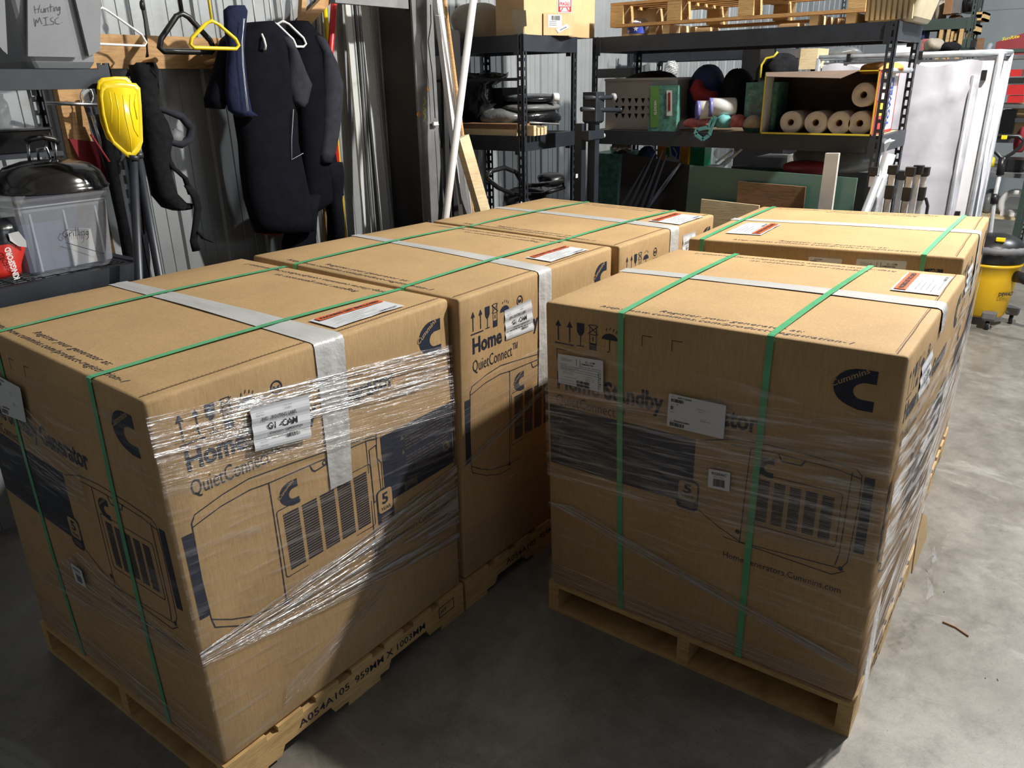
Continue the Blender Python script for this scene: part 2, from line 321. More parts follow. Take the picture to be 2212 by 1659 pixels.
def c_logo(mb, fn, x0, y0, x1, y1, ink=INK, txt=K):
    X = lambda a: x0+(x1-x0)*a; Y = lambda b: y0+(y1-y0)*b; q = lambda L: [(X(a), Y(b)) for a, b in L]
    out = [(1, 1), (.62, 1)]+arcp(.62, .52, .62, .48, 90, 250, 12)[1:]+[(.66, 0), (1, 0)]
    inn = [(1, .26), (.74, .26)]+arcp(.72, .46, .24, .20, 270, 120, 8)[1:]+[(.72, .68), (1, .68)]
    for f in (0,): poly(mb, fn, q(out+inn), ink)
    ca, sa = math.cos(R(33)), math.sin(R(33)); w = 1.02
    f2 = lambda a, b: (lambda P: Vector(fn(X(P[0]), Y(P[1]))))((-.02+a*ca-b*sa, .47+a*sa*.86+b*ca))
    off = Vector(fn(X(0), Y(0)))
    fo = lambda a, b: f2(a, b)+_nrm(fn)*.0004
    put_text(mb, fo, 'Cummins', 0, 0, w, .15, txt, bold=.01, shear=.2)
def _nrm(fn):
    a = Vector(fn(0, 0)); n = (Vector(fn(.1, 0))-a).cross(Vector(fn(0, .1))-a); return n.normalized()
def icons(mb, fn, x, y, k=1.0):      # this side up, fragile, do not stack, keep dry
    for i in (0, .040):
        line(mb, fn, [(x+i*k+.006, y), (x+i*k+.006, y+.045*k)], .004, INK); poly(mb, fn, [(x+i*k-.004, y+.043*k), (x+i*k+.016, y+.043*k), (x+i*k+.006, y+.062*k)], INK)
    rect(mb, fn, x-.006, y-.012, x+.06*k, y-.008, INK)
    g = x+.083*k; poly(mb, fn, [(g-.013, y+.062*k), (g+.013, y+.062*k), (g+.012, y+.035*k), (g+.004, y+.024*k), (g-.004, y+.024*k), (g-.012, y+.035*k)], INK); line(mb, fn, [(g, y+.025*k), (g, y-.006)], .003, INK); rect(mb, fn, g-.012, y-.009, g+.012, y-.006, INK)
    g = x+.125*k; line(mb, fn, [(g-.011, y+.062*k), (g+.011, y+.062*k), (g+.011, y-.012), (g-.011, y-.012)], .0022, INK, True); rect(mb, fn, g-.011, y-.012, g+.011, y+.008, INK)
    line(mb, fn, [(g-.016, y+.06*k), (g+.016, y+.035*k)], .0025, INK); line(mb, fn, [(g-.016, y+.035*k), (g+.016, y+.06*k)], .0025, INK); line(mb, fn, [(g-.011, y+.033*k), (g+.011, y+.033*k)], .002, INK); line(mb, fn, [(g, y+.015), (g, y+.026)], .003, INK)
    g = x+.180*k; poly(mb, fn, arcp(g, y+.026*k, .026*k, .019*k, 0, 180, 10), INK); line(mb, fn, [(g, y+.03*k), (g, y-.008), (g-.007, y-.011)], .003, INK)
    for i, j in ((-.012, .052), (0, .056), (.011, .053), (.02, .048)): line(mb, fn, [(g+i*k, y+j*k), (g+i*k+.002, y+(j+.007)*k)], .0022, INK)
def grille(mb, fn, x0, y0, x1, y1, slant=0):
    line(mb, fn, rrect(x0-.012, y0-.015, x1+.012, y1+.015, .008), .0022, INK, True)
    w = (x1-x0)/5; n = 22
    for i in range(5):
        a, b2 = x0+i*w+.006, x0+(i+1)*w-.006
        for j in range(n):
            c = y0+(y1-y0)*j/n; rect(mb, fn, a, c, b2, c+(y1-y0)/n*.72, INK)
def badge(mb, fn, x0, y0, x1, y1):
    poly(mb, fn, rrect(x0, y0, x1, y1, .016), INK); f2 = lambda a, b: fn(a, b)+_nrm(fn)*.0004
    h = y1-y0; poly(mb, f2, rrect(x0+.005, y0+h*.33, x1-.005, y1-.006, .012), K); f3 = lambda a, b: fn(a, b)+_nrm(fn)*.0008; wd = x1-x0
    put_text(mb, f3, '5', x0+wd*.30, y0+h*.57, wd*.38, h*.30, INK, bold=.03); put_text(mb, f3, 'YEAR', x0+wd*.2, y0+h*.39, wd*.6, h*.1, INK, bold=.015)
    for q in (.12, .2): line(mb, f2, [(x0+wd*.2, y0+h*q), (x0+wd*.8, y0+h*q)], .002, K)
def grey_lines(mb, fn, x0, x1, ys, seed, h=.004):
    rg = random.Random(seed)
    for y in ys:
        x = x0
        while x < x1-.01: L = rg.uniform(.012, .035); rect(mb, fn, x, y, min(x+L, x1), y+h*.6, LT); x += L+.005
def print_R(mb, T):
    fn = face(T, 'R', .0008); f2 = lambda a, b: fn(a, b)+Vector((0, -.0005, 0))
    icons(mb, fn, .066, .885); line(mb, fn, arcp(.335, .927, .016, .016, 0, 360, 18), .004, INK); poly(mb, fn, [(.327, .921), (.343, .921), (.345, .933), (.335, .929), (.325, .933)], INK); put_text(mb, fn, 'Cummins', .315, .897, .045, .008, INK)
    put_text(mb, fn, 'Home Standby Generator', .068, .812, .67, .052, INK, bold=.03); put_text(mb, fn, 'QuietConnect™', .066, .750, .25, .042, INK, bold=-.004)
    c_logo(mb, fn, .855, .845, .955, .952)
    # line drawing of the generator
    line(mb, fn, [(.053, .40), (.048, .426), (.045, .543), (.050, .688), (.062, .706), (.14, .724), (.215, .733), (.35, .722), (.50, .706), (.63, .690), (.645, .684)], .0028, INK)
    line(mb, fn, [(.050, .678), (.13, .697), (.213, .704), (.268, .699), (.44, .693), (.611, .685), (.648, .677)], .0028, INK)
    line(mb, fn, [(.268, .699), (.266, .52), (.264, .363), (.27, .345)], .0034, INK); line(mb, fn, [(.048, .426), (.10, .395), (.158, .370), (.259, .352), (.60, .345)], .0026, INK); line(mb, fn, [(.053, .400), (.127, .360), (.203, .335), (.60, .312)], .0026, INK)
    line(mb, fn, [(.603, .687), (.600, .41), (.598, .31)], .003, INK); line(mb, fn, [(.646, .692), (.640, .62), (.655, .60), (.650, .42), (.640, .31), (.598, .31)], .0026, INK); line(mb, fn, [(.612, .655), (.64, .66), (.645, .50), (.612, .49)], .003, INK, True)
    line(mb, fn, [(.40, .692), (.406, .677), (.414, .672), (.455, .676), (.462, .690)], .0034, INK); line(mb, fn, arcp(.448, .683, .006, .006, 0, 360, 10), .003, INK)
    for q in ((.262, .352), (.612, .325)): poly(mb, fn, arcp(q[0], q[1], .007, .007, 0, 360, 8)[:-1], INK)
    c_logo(mb, fn, .292, .610, .352, .678); grille(mb, fn, .288, .435, .598, .600)
    rect(mb, fn, .660, .466, .990, .676, INK, 6, 4); badge(mb, f2, .622, .405, .692, .520)
    grey_lines(mb, f2, .76, .97, (.64, .63, .62, .61, .60, .575, .565, .555, .545), 3)
    poly(mb, f2, [(.74, .635), (.758, .635), (.749, .65)], LT); poly(mb, f2, [(.742, .59), (.758, .59), (.75, .604)], LT); put_text(mb, f2, 'Avoid Generator Hazards', .80, .525, .12, .010, LT)
    grey_lines(mb, f2, .80, .92, (.51, .50), 5); poly(mb, f2, arcp(.955, .535, .018, .017, 0, 360, 14)[:-1], LT); f3 = lambda a, b: fn(a, b)+Vector((0, -.001, 0)); poly(mb, f3, arcp(.950, .540, .006, .006, 0, 360, 8)[:-1], INK); poly(mb, f3, [(.945, .528), (.965, .528), (.958, .537)], INK)
    poly(mb, f2, arcp(.75, .487, .005, .005, 0, 360, 8)[:-1], LT); poly(mb, f2, arcp(.80, .497, .005, .005, 0, 360, 8)[:-1], LT); rect(mb, f2, .757, .478, .795, .495, LT); rect(mb, f2, .745, .47, .756, .482, LT); rect(mb, f2, .794, .472, .806, .492, LT)
    rect(mb, fn, .020, .440, .046, .666, INK, 1, 4); put_text(mb, fn, 'HomeGenerators.Cummins.com', .60, .328, .355, .020, INK)
def print_F(mb, T):
    fn = face(T, 'F', .0008); f2 = lambda a, b: fn(a, b)+Vector((-.0005, 0, 0))
    icons(mb, fn, .040, .890); 
    for x, y in ((.322, .946), (.412, .946), (.040, .860)): line(mb, fn, [(x, y-.03), (x, y), (x+.03, y)], .0018, INK)
    c_logo(mb, fn, .842, .850, .940, .953)
    put_text(mb, fn, 'Home Standby Generator', .040, .735, .63, .055, INK, bold=.03); put_text(mb, fn, 'QuietConnect™', .036, .682, .24, .034, INK, bold=-.004)
    rect(mb, fn, .010, .470, .500, .675, INK, 8, 4)
    line(mb, f2, arcp(.048, .640, .012, .014, 200, -40, 10)+[(.046, .615)], .003, LT); rect(mb, f2, .045, .555, .062, .575, LT); line(mb, f2, rrect(.045, .50, .062, .532, .004), .003, LT, True)
    put_text(mb, f2, 'One Touch Remote Control', .085, .520, .22, .014, LT); grey_lines(mb, f2, .085, .30, (.645, .635, .505, .495), 8); line(mb, f2, arcp(.262, .613, .013, .013, 0, 360, 14), .003, LT); put_text(mb, f2, 'Smart Load Management', .29, .607, .17, .013, LT)
    badge(mb, f2, .452, .448, .520, .545); line(mb, f2, [(.44, .62), (.445, .64), (.49, .64)], .012, INK); line(mb, f2, [(.43, .57), (.44, .61)], .012, INK); grey_lines(mb, f2, .34, .43, (.50, .51), 12, .006)
    line(mb, fn, [(.510, .674), (.60, .700), (.70, .708), (.834, .703), (.925, .695), (.938, .680), (.941, .615), (.934, .429), (.92, .405), (.652, .395), (.59, .42), (.523, .457)], .0026, INK)
    line(mb, fn, [(.60, .685), (.72, .690), (.88, .683), (.937, .672)], .0026, INK); line(mb, fn, [(.655, .688), (.652, .56), (.648, .395)], .003, INK); line(mb, fn, [(.915, .683), (.912, .45), (.905, .41)], .003, INK); line(mb, fn, [(.60, .395), (.90, .38), (.93, .40)], .0026, INK)
    line(mb, fn, [(.73, .689), (.74, .67), (.79, .67), (.80, .688)], .004, INK); c_logo(mb, fn, .672, .615, .722, .672); grille(mb, fn, .680, .478, .888, .605)
    rect(mb, fn, .945, .463, .970, .680, INK, 1, 4); put_text(mb, fn, 'HomeGenerators.Cummins.com', .604, .330, .325, .020, INK)
    for q in ((.64, .425), (.92, .405)): poly(mb, fn, arcp(q[0], q[1], .007, .007, 0, 360, 8)[:-1], INK)
def print_T(mb, T, seam_y=.028):
    for f in ('TF', 'TB'):
        fn = face(T, f, .0008)
        put_text(mb, fn, 'Register your generator at:', .34 if f == 'TF' else .28, .066 if f == 'TF' else .096, .40, .021, INK, shear=.35, bold=.003, space=1.1)
        put_text(mb, fn, 'http://now.cummins.com/product-registration-1', .17 if f == 'TF' else .20, .030 if f == 'TF' else .050, .70, .021, INK, shear=.35, bold=.003, space=1.1)
    fn = face(T, 'T', .0008); rg = random.Random(4)
    line(mb, fn, [(.012+.05*i, seam_y+rg.uniform(-.001, .001)) for i in range(20)]+[(.985, seam_y)], .0035, SEAM)
    x = .02
    while x < .97: rect(mb, fn, x, seam_y+.004, x+.006, seam_y+.0055, SEAM); x += .011
def sheet(mb, fn, pts, m=0):      # a label with softly rounded corners
    poly(mb, fn, pts, m)
def quadfn(fn, c):                # unit square -> slightly turned label at corners bl, br, tr, tl
    def g(x, y):
        bl, br, tr, tl = c
        return fn(*(((1-x)*(1-y)*bl[k]+x*(1-y)*br[k]+x*y*tr[k]+(1-x)*y*tl[k]) for k in (0, 1)))
    return g
def routing_label(T, par, c, h=.0022):
    mb = MB(); fn = quadfn(face(T, 'R', h), c); f2 = quadfn(face(T, 'R', h+.0006), c)
    n = 16
    for i in range(n):
        a, b2 = i/n, (i+1)/n; w = lambda y: Vector((0, -.0015*math.sin(y*19), 0))
        mb.add([fn(0, a)+w(a), fn(1, a)+w(a), fn(1, b2)+w(b2), fn(0, b2)+w(b2)], [(0, 1, 2, 3)], 0)
    f3 = lambda x, y: f2(x, y)+Vector((0, -.0016, 0))
    put_text(mb, f3, 'IND – ROUTING LABEL', .16, .66, .60, .08, 1, bold=.008); put_text(mb, f3, 'G1 -CAM', .24, .44, .52, .15, 1, bold=.02); put_text(mb, f3, 'Destination: CAMDENTON', .27, .33, .58, .055, 1, shear=.25, bold=.01)
    line(mb, f3, [(.02, .27), (.95, .27)], .006, 1); barcode(mb, f3, .55, .16, .82, .245, 1)
    for x, y, t in ((.08, .85, 'Pack Time:'), (.08, .79, 'Bldg Time:'), (.55, .88, 'Pack Date:'), (.55, .82, 'Weight:'), (.10, .17, 'Pallet Common ID:'), (.10, .09, 'Carton Count:')): put_text(mb, f3, t, x, y, .13, .025, 1)
    return mb.build('routing_label', ['paper', 'barcode'], par)
def shipping_label(T, par, c):
    mb = MB(); fn = quadfn(face(T, 'F', .0135), c); f2 = quadfn(face(T, 'F', .0143), c); poly(mb, fn, rrect(0, 0, 1, 1, .03), 0)
    put_text(mb, f2, 'G1 – CAM', .62, .84, .2, .06, 1, bold=.01); put_text(mb, f2, 'CAMDENTON', .52, .76, .27, .05, 1, bold=.02); put_text(mb, f2, 'Ref P. 2024 - 4081 - AC02 Pal 10. 2024', .52, .67, .45, .03, 1)
    for a in ([(.42, .7), (.42, .92)], [(.5, .66), (.5, .92)], [(.05, .64), (.97, .62)], [(.05, .57), (.92, .53)], [(.05, .5), (.9, .46)], [(.9, .6), (.9, .05)]): line(mb, f2, a, .008, 1)
    for x, y, w, t in ((.08, .88, .12, 'Ship From:'), (.08, .84, .25, 'CUMMINS POWER'), (.08, .80, .22, 'KNOXVILLE TN'), (.06, .68, .18, 'Reference #'), (.07, .59, .4, '1 PALLET - Home Stdby RS20'), (.07, .52, .3, 'Ship ID E26055'), (.12, .42, .22, 'SHIP TO CAMDENTON'), (.12, .37, .25, 'ELECTRIC SUPPLY'), (.12, .25, .3, 'CAMDENTON, MO'), (.06, .15, .3, 'Statement #'), (.06, .06, .3, 'Tracking #'), (.62, .38, .15, 'Weight 0'), (.62, .32, .2, 'Pkg 1 of 1'), (.62, .26, .18, 'Bin 2')): put_text(mb, f2, t, x, y, w, .024, 1)
    for i, ch in enumerate('SHIPPING'): put_text(mb, f2, ch, .925, .55-.065*i, .03, .035, 1)
    barcode(mb, f2, .42, .13, .72, .22, 1, 5); barcode(mb, f2, .42, .02, .72, .11, 1, 6)
    return mb.build('shipping_label', ['paper', 'barcode'], par)
def part_label(T, par, c):
    mb = MB(); fn = quadfn(face(T, 'F', .0135), c); f2 = quadfn(face(T, 'F', .0143), c); poly(mb, fn, rrect(0, 0, 1, 1, .03, .04), 0)
    put_text(mb, f2, 'A071Z395', .16, .90, .25, .045, 1, bold=.02); barcode(mb, f2, .05, .77, .28, .87, 1, 7); put_text(mb, f2, '1', .16, .69, .012, .05, 1); barcode(mb, f2, .05, .54, .11, .65, 1, 8, 6)
    put_text(mb, f2, 'E260555881', .12, .185, .28, .045, 1, bold=.02); barcode(mb, f2, .05, .04, .32, .155, 1, 9, 30)
    for x, y, w, t in ((.05, .92, .07, 'Item:'), (.05, .69, .07, 'Quantity'), (.05, .46, .08, 'Supplier'), (.05, .185, .05, 'Serial'), (.50, .70, .17, 'Purchase Order No.'), (.54, .63, .08, '0009999'), (.58, .42, .11, 'Description'), (.58, .37, .2, 'GENERATOR ASSY')): put_text(mb, f2, t, x, y, w, .022, 1)
    return mb.build('part_label', ['paper', 'barcode'], par)
def model_label(T, par, c):
    mb = MB(); fn = quadfn(face(T, 'F', .0135), c); f2 = quadfn(face(T, 'F', .0143), c); poly(mb, fn, rrect(0, 0, 1, 1, .06), 0)
    put_text(mb, f2, 'RS20AC', .16, .74, .68, .14, 1, bold=.01); put_text(mb, f2, 'HOME STANDBY GEN', .25, .66, .5, .03, 1); put_text(mb, f2, '60Hz 120/240', .25, .60, .45, .03, 1); barcode(mb, f2, .24, .14, .78, .54, 1, 3, 30)
    return mb.build('model_label', ['paper', 'barcode'], par)
def pouch(T, par, x0, y0, x1, y1, v_high=True):     # document envelope: x along the row, y across
    mb = MB(); f = face(T, 'T', 0); n = 6
    for i in range(n):
        for j in range(n):
            P = []
            for a, b2 in ((i, j), (i+1, j), (i+1, j+1), (i, j+1)):
                x, y = a/n, b2/n; P.append(f(x0+(x1-x0)*x, y0+(y1-y0)*y)+Vector((0, 0, .003+.003*math.sin(x*7+y*3)**2*math.sin(math.pi*min(1, max(0, x)))+.001)))
            mb.add(P, [(0, 1, 2, 3)], 0)
    g = lambda x, y: f(x0+(x1-x0)*x, y0+(y1-y0)*y)+Vector((0, 0, .0072))
    # the band runs across the short end, its words read from the side of the row
    yb = .70 if v_high else .05
    rect(mb, g, .05, yb, .97, yb+.25, 1); g2 = lambda x, y: g(x, y)+Vector((0, 0, .0007)); put_text(mb, g2, 'PACKING LIST ENCLOSED', .09, yb+.07, .84, .11, 2, bold=.04)
    g3 = lambda x, y: g(x, y)+Vector((0, 0, .0004)); rg = random.Random(2)
    o_ = 0 if v_high else .27
    for q in (.08, .20, .31, .42, .53): rect(mb, g3, .08+rg.random()*.1, q+o_, .45+rg.random()*.35, q+o_+.012, 3)
    barcode(mb, g3, .66, .06+o_, .92, .13+o_, 2, 4, 22)
    o = mb.build('packing_list_pouch', ['paper', 'orange_print', 'barcode', 'grey_plastic'], par); o['label'] = 'white document pouch with an orange printed band'; return o
def tape(T, par, a1, b1, a0, b0, ra, rb, tend, seed=1):
    """white tape over the top from far side (a1..b1) to near side (a0..b0), then down the side face to height tend"""
    mb = MB(); rg = random.Random(seed); rows = []; n = 16; W = 6; hs = [rg.uniform(0, .0016) for _ in range(W+1)]
    for i in range(n+1):
        v = 1-(1-.012)*i/n; a = a0+(a1-a0)*v; b2 = b0+(b1-b0)*v
        hs = [max(0, min(.003, h+rg.uniform(-.0007, .0007))) for h in hs]
        rows.append([T(a+(b2-a)*k/W, v, 1)+Vector((0, 0, .0015+hs[k])) for k in range(W+1)])
    if tend < 1:
        rows.append([T(a0+(b0-a0)*k/W, .002, .998)+Vector((0, -.002, .001)) for k in range(W+1)])
        m2 = 14
        for i in range(m2+1):
            t = .988-(.988-tend)*i/m2; a = a0+(ra-a0)*i/m2; b2 = b0+(rb-b0)*i/m2
            hs = [max(0, min(.004, h+rg.uniform(-.001, .001))) for h in hs]
            rows.append([T(a+(b2-a)*k/W, 0, t)+Vector((0, -.0025-hs[k], 0)) for k in range(W+1)])
    vs = [p for r_ in rows for p in r_]; fs = [(i*(W+1)+j, i*(W+1)+j+1, (i+1)*(W+1)+j+1, (i+1)*(W+1)+j) for i in range(len(rows)-1) for j in range(W)]
    mb.smooth = True; mb.add(vs, fs); return mb.build('packing_tape', 'tape_white', par)
def strap(T, par, v0, v1, fb, w=.019):
    """green band along the top (v0 at the front, v1 at the back) and down both ends"""
    mb = MB(); P = []
    for i in range(7): s = 1-i/6; P.append((T(.004+.992*s, v0+(v1-v0)*s, 1)+Vector((0, 0, .0035+.004*math.sin(math.pi*s))), Vector((0, 0, 1))))
    P.append((T(0, v0, 1)+Vector((-.004, 0, .001)), Vector((-.7, 0, .7))))
    for i in range(9): t = .985*(1-i/8); P.append((T(0, v0+(fb-v0)*i/8, t)+Vector((-.0042, 0, 0)), Vector((-1, 0, 0))))
    Q = [(T(1, v1, .985*(i/4))+Vector((.004, 0, 0)), Vector((1, 0, 0))) for i in range(5)]; P = Q+P
    vs = []; fs = []
    for p, nn in P: vs += [p+Vector((0, w/2, 0)), p-Vector((0, w/2, 0)), p-Vector((0, w/2, 0))-nn*.0012, p+Vector((0, w/2, 0))-nn*.0012]
    for i in range(len(P)-1):
        for j in range(4): k = (j+1) % 4; fs.append((4*i+j, 4*i+k, 4*i+4+k, 4*i+4+j))
    mb.add(vs, fs); return mb.build('green_strap', 'strap_green', par)
def wrap(T, par, patches, seed=1):
    """clear stretch film: each patch is (face, bl, br, tr, tl, material index, lift)"""
    mb = MB(); rg = random.Random(seed)
    for f, bl, br, tr, tl, m, h in patches:
        nx, ny = 10, 14; ht = [rg.uniform(0, .004) for _ in range(ny+1)]; k = len(mb.v); ph = rg.uniform(0, 9)
        for j in range(ny+1):
            for i in range(nx+1):
                x, y = i/nx, j/ny; P = quadfn(face(T, f, h+ht[j]*math.sin(math.pi*min(1, max(0, x)))), (bl, br, tr, tl))(x, y)
                mb.uv[len(mb.v)] = (x*2+ph, y+ph*3); mb.v.append(tuple(P))
        for j in range(ny):
            for i in range(nx): a = k+j*(nx+1)+i; mb.f.append((a, a+1, a+nx+2, a+nx+1)); mb.mi.append(m); mb.sm.append(True)
    return mb.build('stretch_wrap', ['film_dense', 'film_mid', 'film_thin', 'film_cord'], par)
def pallet(b, label, side_text=True):
    g = {k: Vector(v) for k, v in BX[b].items()}
    def P(s, v, z): q = g['Fb']*((1-s)*(1-v))+g['Rb']*(s*(1-v))+g['Lb']*((1-s)*v)+g['Bb']*(s*v); return Vector((q.x, q.y, z))
    def bx(mb, s0, v0, z0, s1, v1, z1): mb.hexa([P(s0, v0, z0), P(s1, v0, z0), P(s1, v1, z0), P(s0, v1, z0), P(s0, v0, z1), P(s1, v0, z1), P(s1, v1, z1), P(s0, v1, z1)])
    e = .006; t = thing('pallet', P(.5, .5, 0), label, 'pallet', 'wooden pallets under the cartons')
    for i, v in enumerate((0-e, .48, 1+e-.04)):
        mb = MB(); z0 = .017
        s = P(-e, v, 0); poly2 = [(-e, z0), (.17, z0), (.185, .046), (.36, .046), (.375, z0), (.61, z0), (.625, .046), (.80, .046), (.815, z0), (1+e, z0), (1+e, .106), (-e, .106)]
        mb.prism([P(a, v, z) for a, z in poly2], P(.5, v+.04, 0)-P(.5, v, 0))
        if i == 0:
            fn = lambda x, y: P(x, v, y)+Vector((0, -.0008, 0)); put_text(mb, fn, 'A054A105', .24, .062, .20, .026, 1, bold=.008); put_text(mb, fn, '959MM X 1003MM', .465, .062, .33, .026, 1, bold=.008)
            line(mb, fn, [(.87, .055), (.95, .055), (.95, .095), (.87, .095)], .003, 1, True); put_text(mb, fn, 'HT', .88, .066, .03, .018, 1)
        mb.build('stringer', ['pine', 'ink_light' if False else 'ink'], t)
    for a, b2 in ((-e, .13), (.17, .26), (.31, .40), (.455, .545), (.60, .69), (.74, .83), (.87, 1+e)): mb = MB(); bx(mb, a, -e, .1065, b2, 1+e, .1235); mb.build('top_board', 'pine', t)
    for a, b2 in ((-e, .12), (.43, .57), (.88, 1+e)): mb = MB(); bx(mb, a, -e, 0, b2, 1+e, .0165); mb.build('bottom_board', 'pine', t)
    return t
LAB = {'A': ('large kraft generator carton nearest the camera on the left, crumpled film over its lit side', 'wooden pallet stencilled A054A105 under the nearest left carton'),
       'B': ('kraft generator carton in the middle of the left row, routing label below its top edge', 'wooden pallet under the middle carton of the left row'),
       'C': ('kraft generator carton farthest back in the left row, in front of the corner rack', 'wooden pallet under the farthest carton of the left row'),
       'D': ('kraft generator carton at front right, dark wrapped front with three white labels', 'wooden pallet under the front right carton, its open fork slots facing us'),
       'E': ('kraft generator carton at back right, mostly hidden behind the front right carton', 'wooden pallet under the back right carton beside the yellow vacuum')}
GRP = 'strapped generator cartons on pallets'
for b in 'ABCDE':
    T = mapper(b); pl = pallet(b, LAB[b][1]); g = BX[b]
    cx = sum(g[k][0] for k in ('Fb', 'Rb', 'Lb', 'Bb'))/4; cy = sum(g[k][1] for k in ('Fb', 'Rb', 'Lb', 'Bb'))/4
    mb = MB(); carton_body(mb, T); print_R(mb, T); print_F(mb, T); print_T(mb, T)
    if b in 'AB':
        fn = face(T, 'R', .0008)
    ct = mb.build('generator_carton', ['carton_kraft', 'ink', 'ink_light', 'seam'], None, (cx, cy, .125)); tag(ct, LAB[b][0], 'carton', GRP)
    if b == 'A':
        tape(T, ct, .464, .530, .466, .565, .455, .533, .60, 3); strap(T, ct, .740, .743, .72); strap(T, ct, .219, .19, .25); pouch(T, ct, .585, .045, .855, .150)
        routing_label(T, ct, ((.238, .798), (.408, .772), (.421, .886), (.245, .905)), .0125)
        part_label(T, ct, ((.205, .765), (.375, .785), (.39, .885), (.215, .885))); model_label(T, ct, ((.425, .325), (.487, .330), (.487, .385), (.425, .385)))
        D0 = [('R', (-.002, .872), (1.002, .742), (1.002, .862), (-.002, .966), 0, .005), ('R', (-.002, .79), (1.002, .63), (1.002, .76), (-.002, .885), 1, .009), ('R', (-.002, .318), (1.0, .17), (1.0, .455), (-.002, .362), 0, .006), ('R', (-.002, .02), (1.002, .02), (1.002, .66), (-.002, .80), 2, .004),
              ('R', (.20, .04), (.62, .17), (.66, .235), (.22, .105), 1, .007), ('F', (0, .02), (1.002, .02), (1.002, .95), (0, .90), 2, .004), ('F', (.1, .20), (1.002, .318), (1.002, .36), (.5, .45), 1, .008), ('F', (.3, .62), (.62, .62), (.62, .78), (.3, .84), 1, .008), ('F', (0, .02), (1.0, .004), (1.0, .07), (0, .12), 1, .007)]
    if b == 'B':
        tape(T, ct, .520, .566, .453, .535, .442, .522, .59, 5); strap(T, ct, .745, .757, .74); strap(T, ct, .222, .223, .22); pouch(T, ct, .605, .040, .880, .150)
        routing_label(T, ct, ((.247, .812), (.416, .808), (.404, .919), (.243, .913)))
        D0 = [('R', (0, .43), (1, .69), (1, .72), (0, .455), 0, .005), ('R', (0, .02), (1, .02), (1, .70), (0, .62), 2, .004), ('R', (0, .60), (1, .68), (1, .76), (0, .72), 2, .007), ('R', (0, .10), (1, .004), (1, .12), (0, .20), 2, .006)]
    if b == 'C':
        tape(T, ct, .50, .553, .487, .575, .47, .55, .7, 7); strap(T, ct, .758, .71, .75); strap(T, ct, .242, .205, .24); pouch(T, ct, .610, .010, .895, .165)
        routing_label(T, ct, ((.62, .83), (.77, .84), (.77, .955), (.63, .955)))
        D0 = [('R', (0, .02), (1, .02), (1, .70), (0, .62), 2, .004)]
    if b == 'D':
        tape(T, ct, .500, .558, .490, .575, .485, .56, .93, 9); strap(T, ct, .745, .76, .725); strap(T, ct, .322, .290, .326); pouch(T, ct, .645, .030, .930, .165)
        shipping_label(T, ct, ((.052, .757), (.209, .757), (.207, .855), (.051, .850))); part_label(T, ct, ((.416, .701), (.583, .701), (.583, .798), (.417, .799))); model_label(T, ct, ((.549, .546), (.612, .549), (.610, .607), (.548, .603)))
        routing_label(T, ct, ((.245, .812), (.416, .808), (.404, .919), (.243, .913)))
        D0 = [('F', (-.002, .02), (1.002, .02), (1.002, .842), (-.002, .905), 2, .004), ('F', (-.002, .42), (1.002, .45), (1.002, .84), (-.002, .76), 1, .0075), ('F', (-.002, .32), (1.002, .095), (1.002, .125), (.1, .335), 0, .009), ('F', (-.002, .70), (1.002, .72), (1.002, .735), (-.002, .712), 1, .010), ('F', (-.002, .55), (1.002, .40), (1.002, .44), (-.002, .60), 2, .010), ('F', (0, .004), (1.0, .004), (1.0, .06), (0, .09), 1, .007),
              ('R', (-.002, .004), (1.0, .004), (1.0, .86), (-.002, .845), 1, .005), ('R', (-.002, .004), (1.0, .05), (1.0, .50), (-.002, .20), 0, .011), ('R', (-.002, .35), (1.0, .3), (1.0, .7), (-.002, .80), 0, .015), ('R', (-.002, .004), (.10, .004), (.06, .35), (-.002, .30), 3, .02)]
    if b == 'E':
        tape(T, ct, .515, .575, .518, .603, .51, .59, .75, 11); strap(T, ct, .942, .940, .94); strap(T, ct, .130, .100, .131); pouch(T, ct, .155, .755, .445, .900, False)
        shipping_label(T, ct, ((.65, .87), (.82, .87), (.82, .975), (.65, .970))); part_label(T, ct, ((.48, .87), (.60, .87), (.60, .965), (.48, .965))); routing_label(T, ct, ((.245, .812), (.416, .808), (.404, .919), (.243, .913)))
        D0 = [('R', (-.002, .004), (1.0, .004), (1.0, .86), (-.002, .845), 1, .005), ('R', (-.002, .1), (1.0, .3), (1.0, .8), (-.002, .5), 0, .011), ('F', (-.002, .02), (1.002, .02), (1.002, .842), (-.002, .85), 2, .004)]
    wr = wrap(T, ct, D0, ord(b)); wr['label'] = 'clear stretch film with bright creases'
# ------------------------------------------------------------------ extra materials
simple('clear_plastic', (.55, .60, .68), .12, var=.05, alpha=.34); simple('navy_plastic', (.03, .05, .12), .4); simple('lid_enamel', (.02, .018, .016), .16, var=.6, scale=5, spec=.8)
simple('charcoal_red', (.55, .03, .02), .3, var=.2, scale=8, bmp=.6, bscale=14); simple('foil', (.6, .6, .6), .25, .9, bmp=.8, bscale=30); simple('beige_cloth', (.36, .31, .24), .9, var=.15, bmp=.5, bscale=12)
simple('trash_bag', (.012, .013, .015), .22, var=.4, bmp=.9, bscale=9, spec=.7); simple('grey_bag', (.16, .17, .175), .35, var=.25, bmp=.8, bscale=10); simple('basket_grey', (.33, .33, .34), .45, var=.05); simple('green_print', (.09, .22, .05), .5)
simple('teal_print', (.07, .20, .17), .5, var=.5, scale=30); simple('blue_cloth', (.02, .035, .13), .7, bmp=.4, bscale=10); simple('purple_plastic', (.16, .16, .42), .4); simple('teal_cloth', (.12, .36, .36), .7, bmp=.4, bscale=12); simple('pink_print', (.45, .12, .13), .6, var=.5, scale=25)
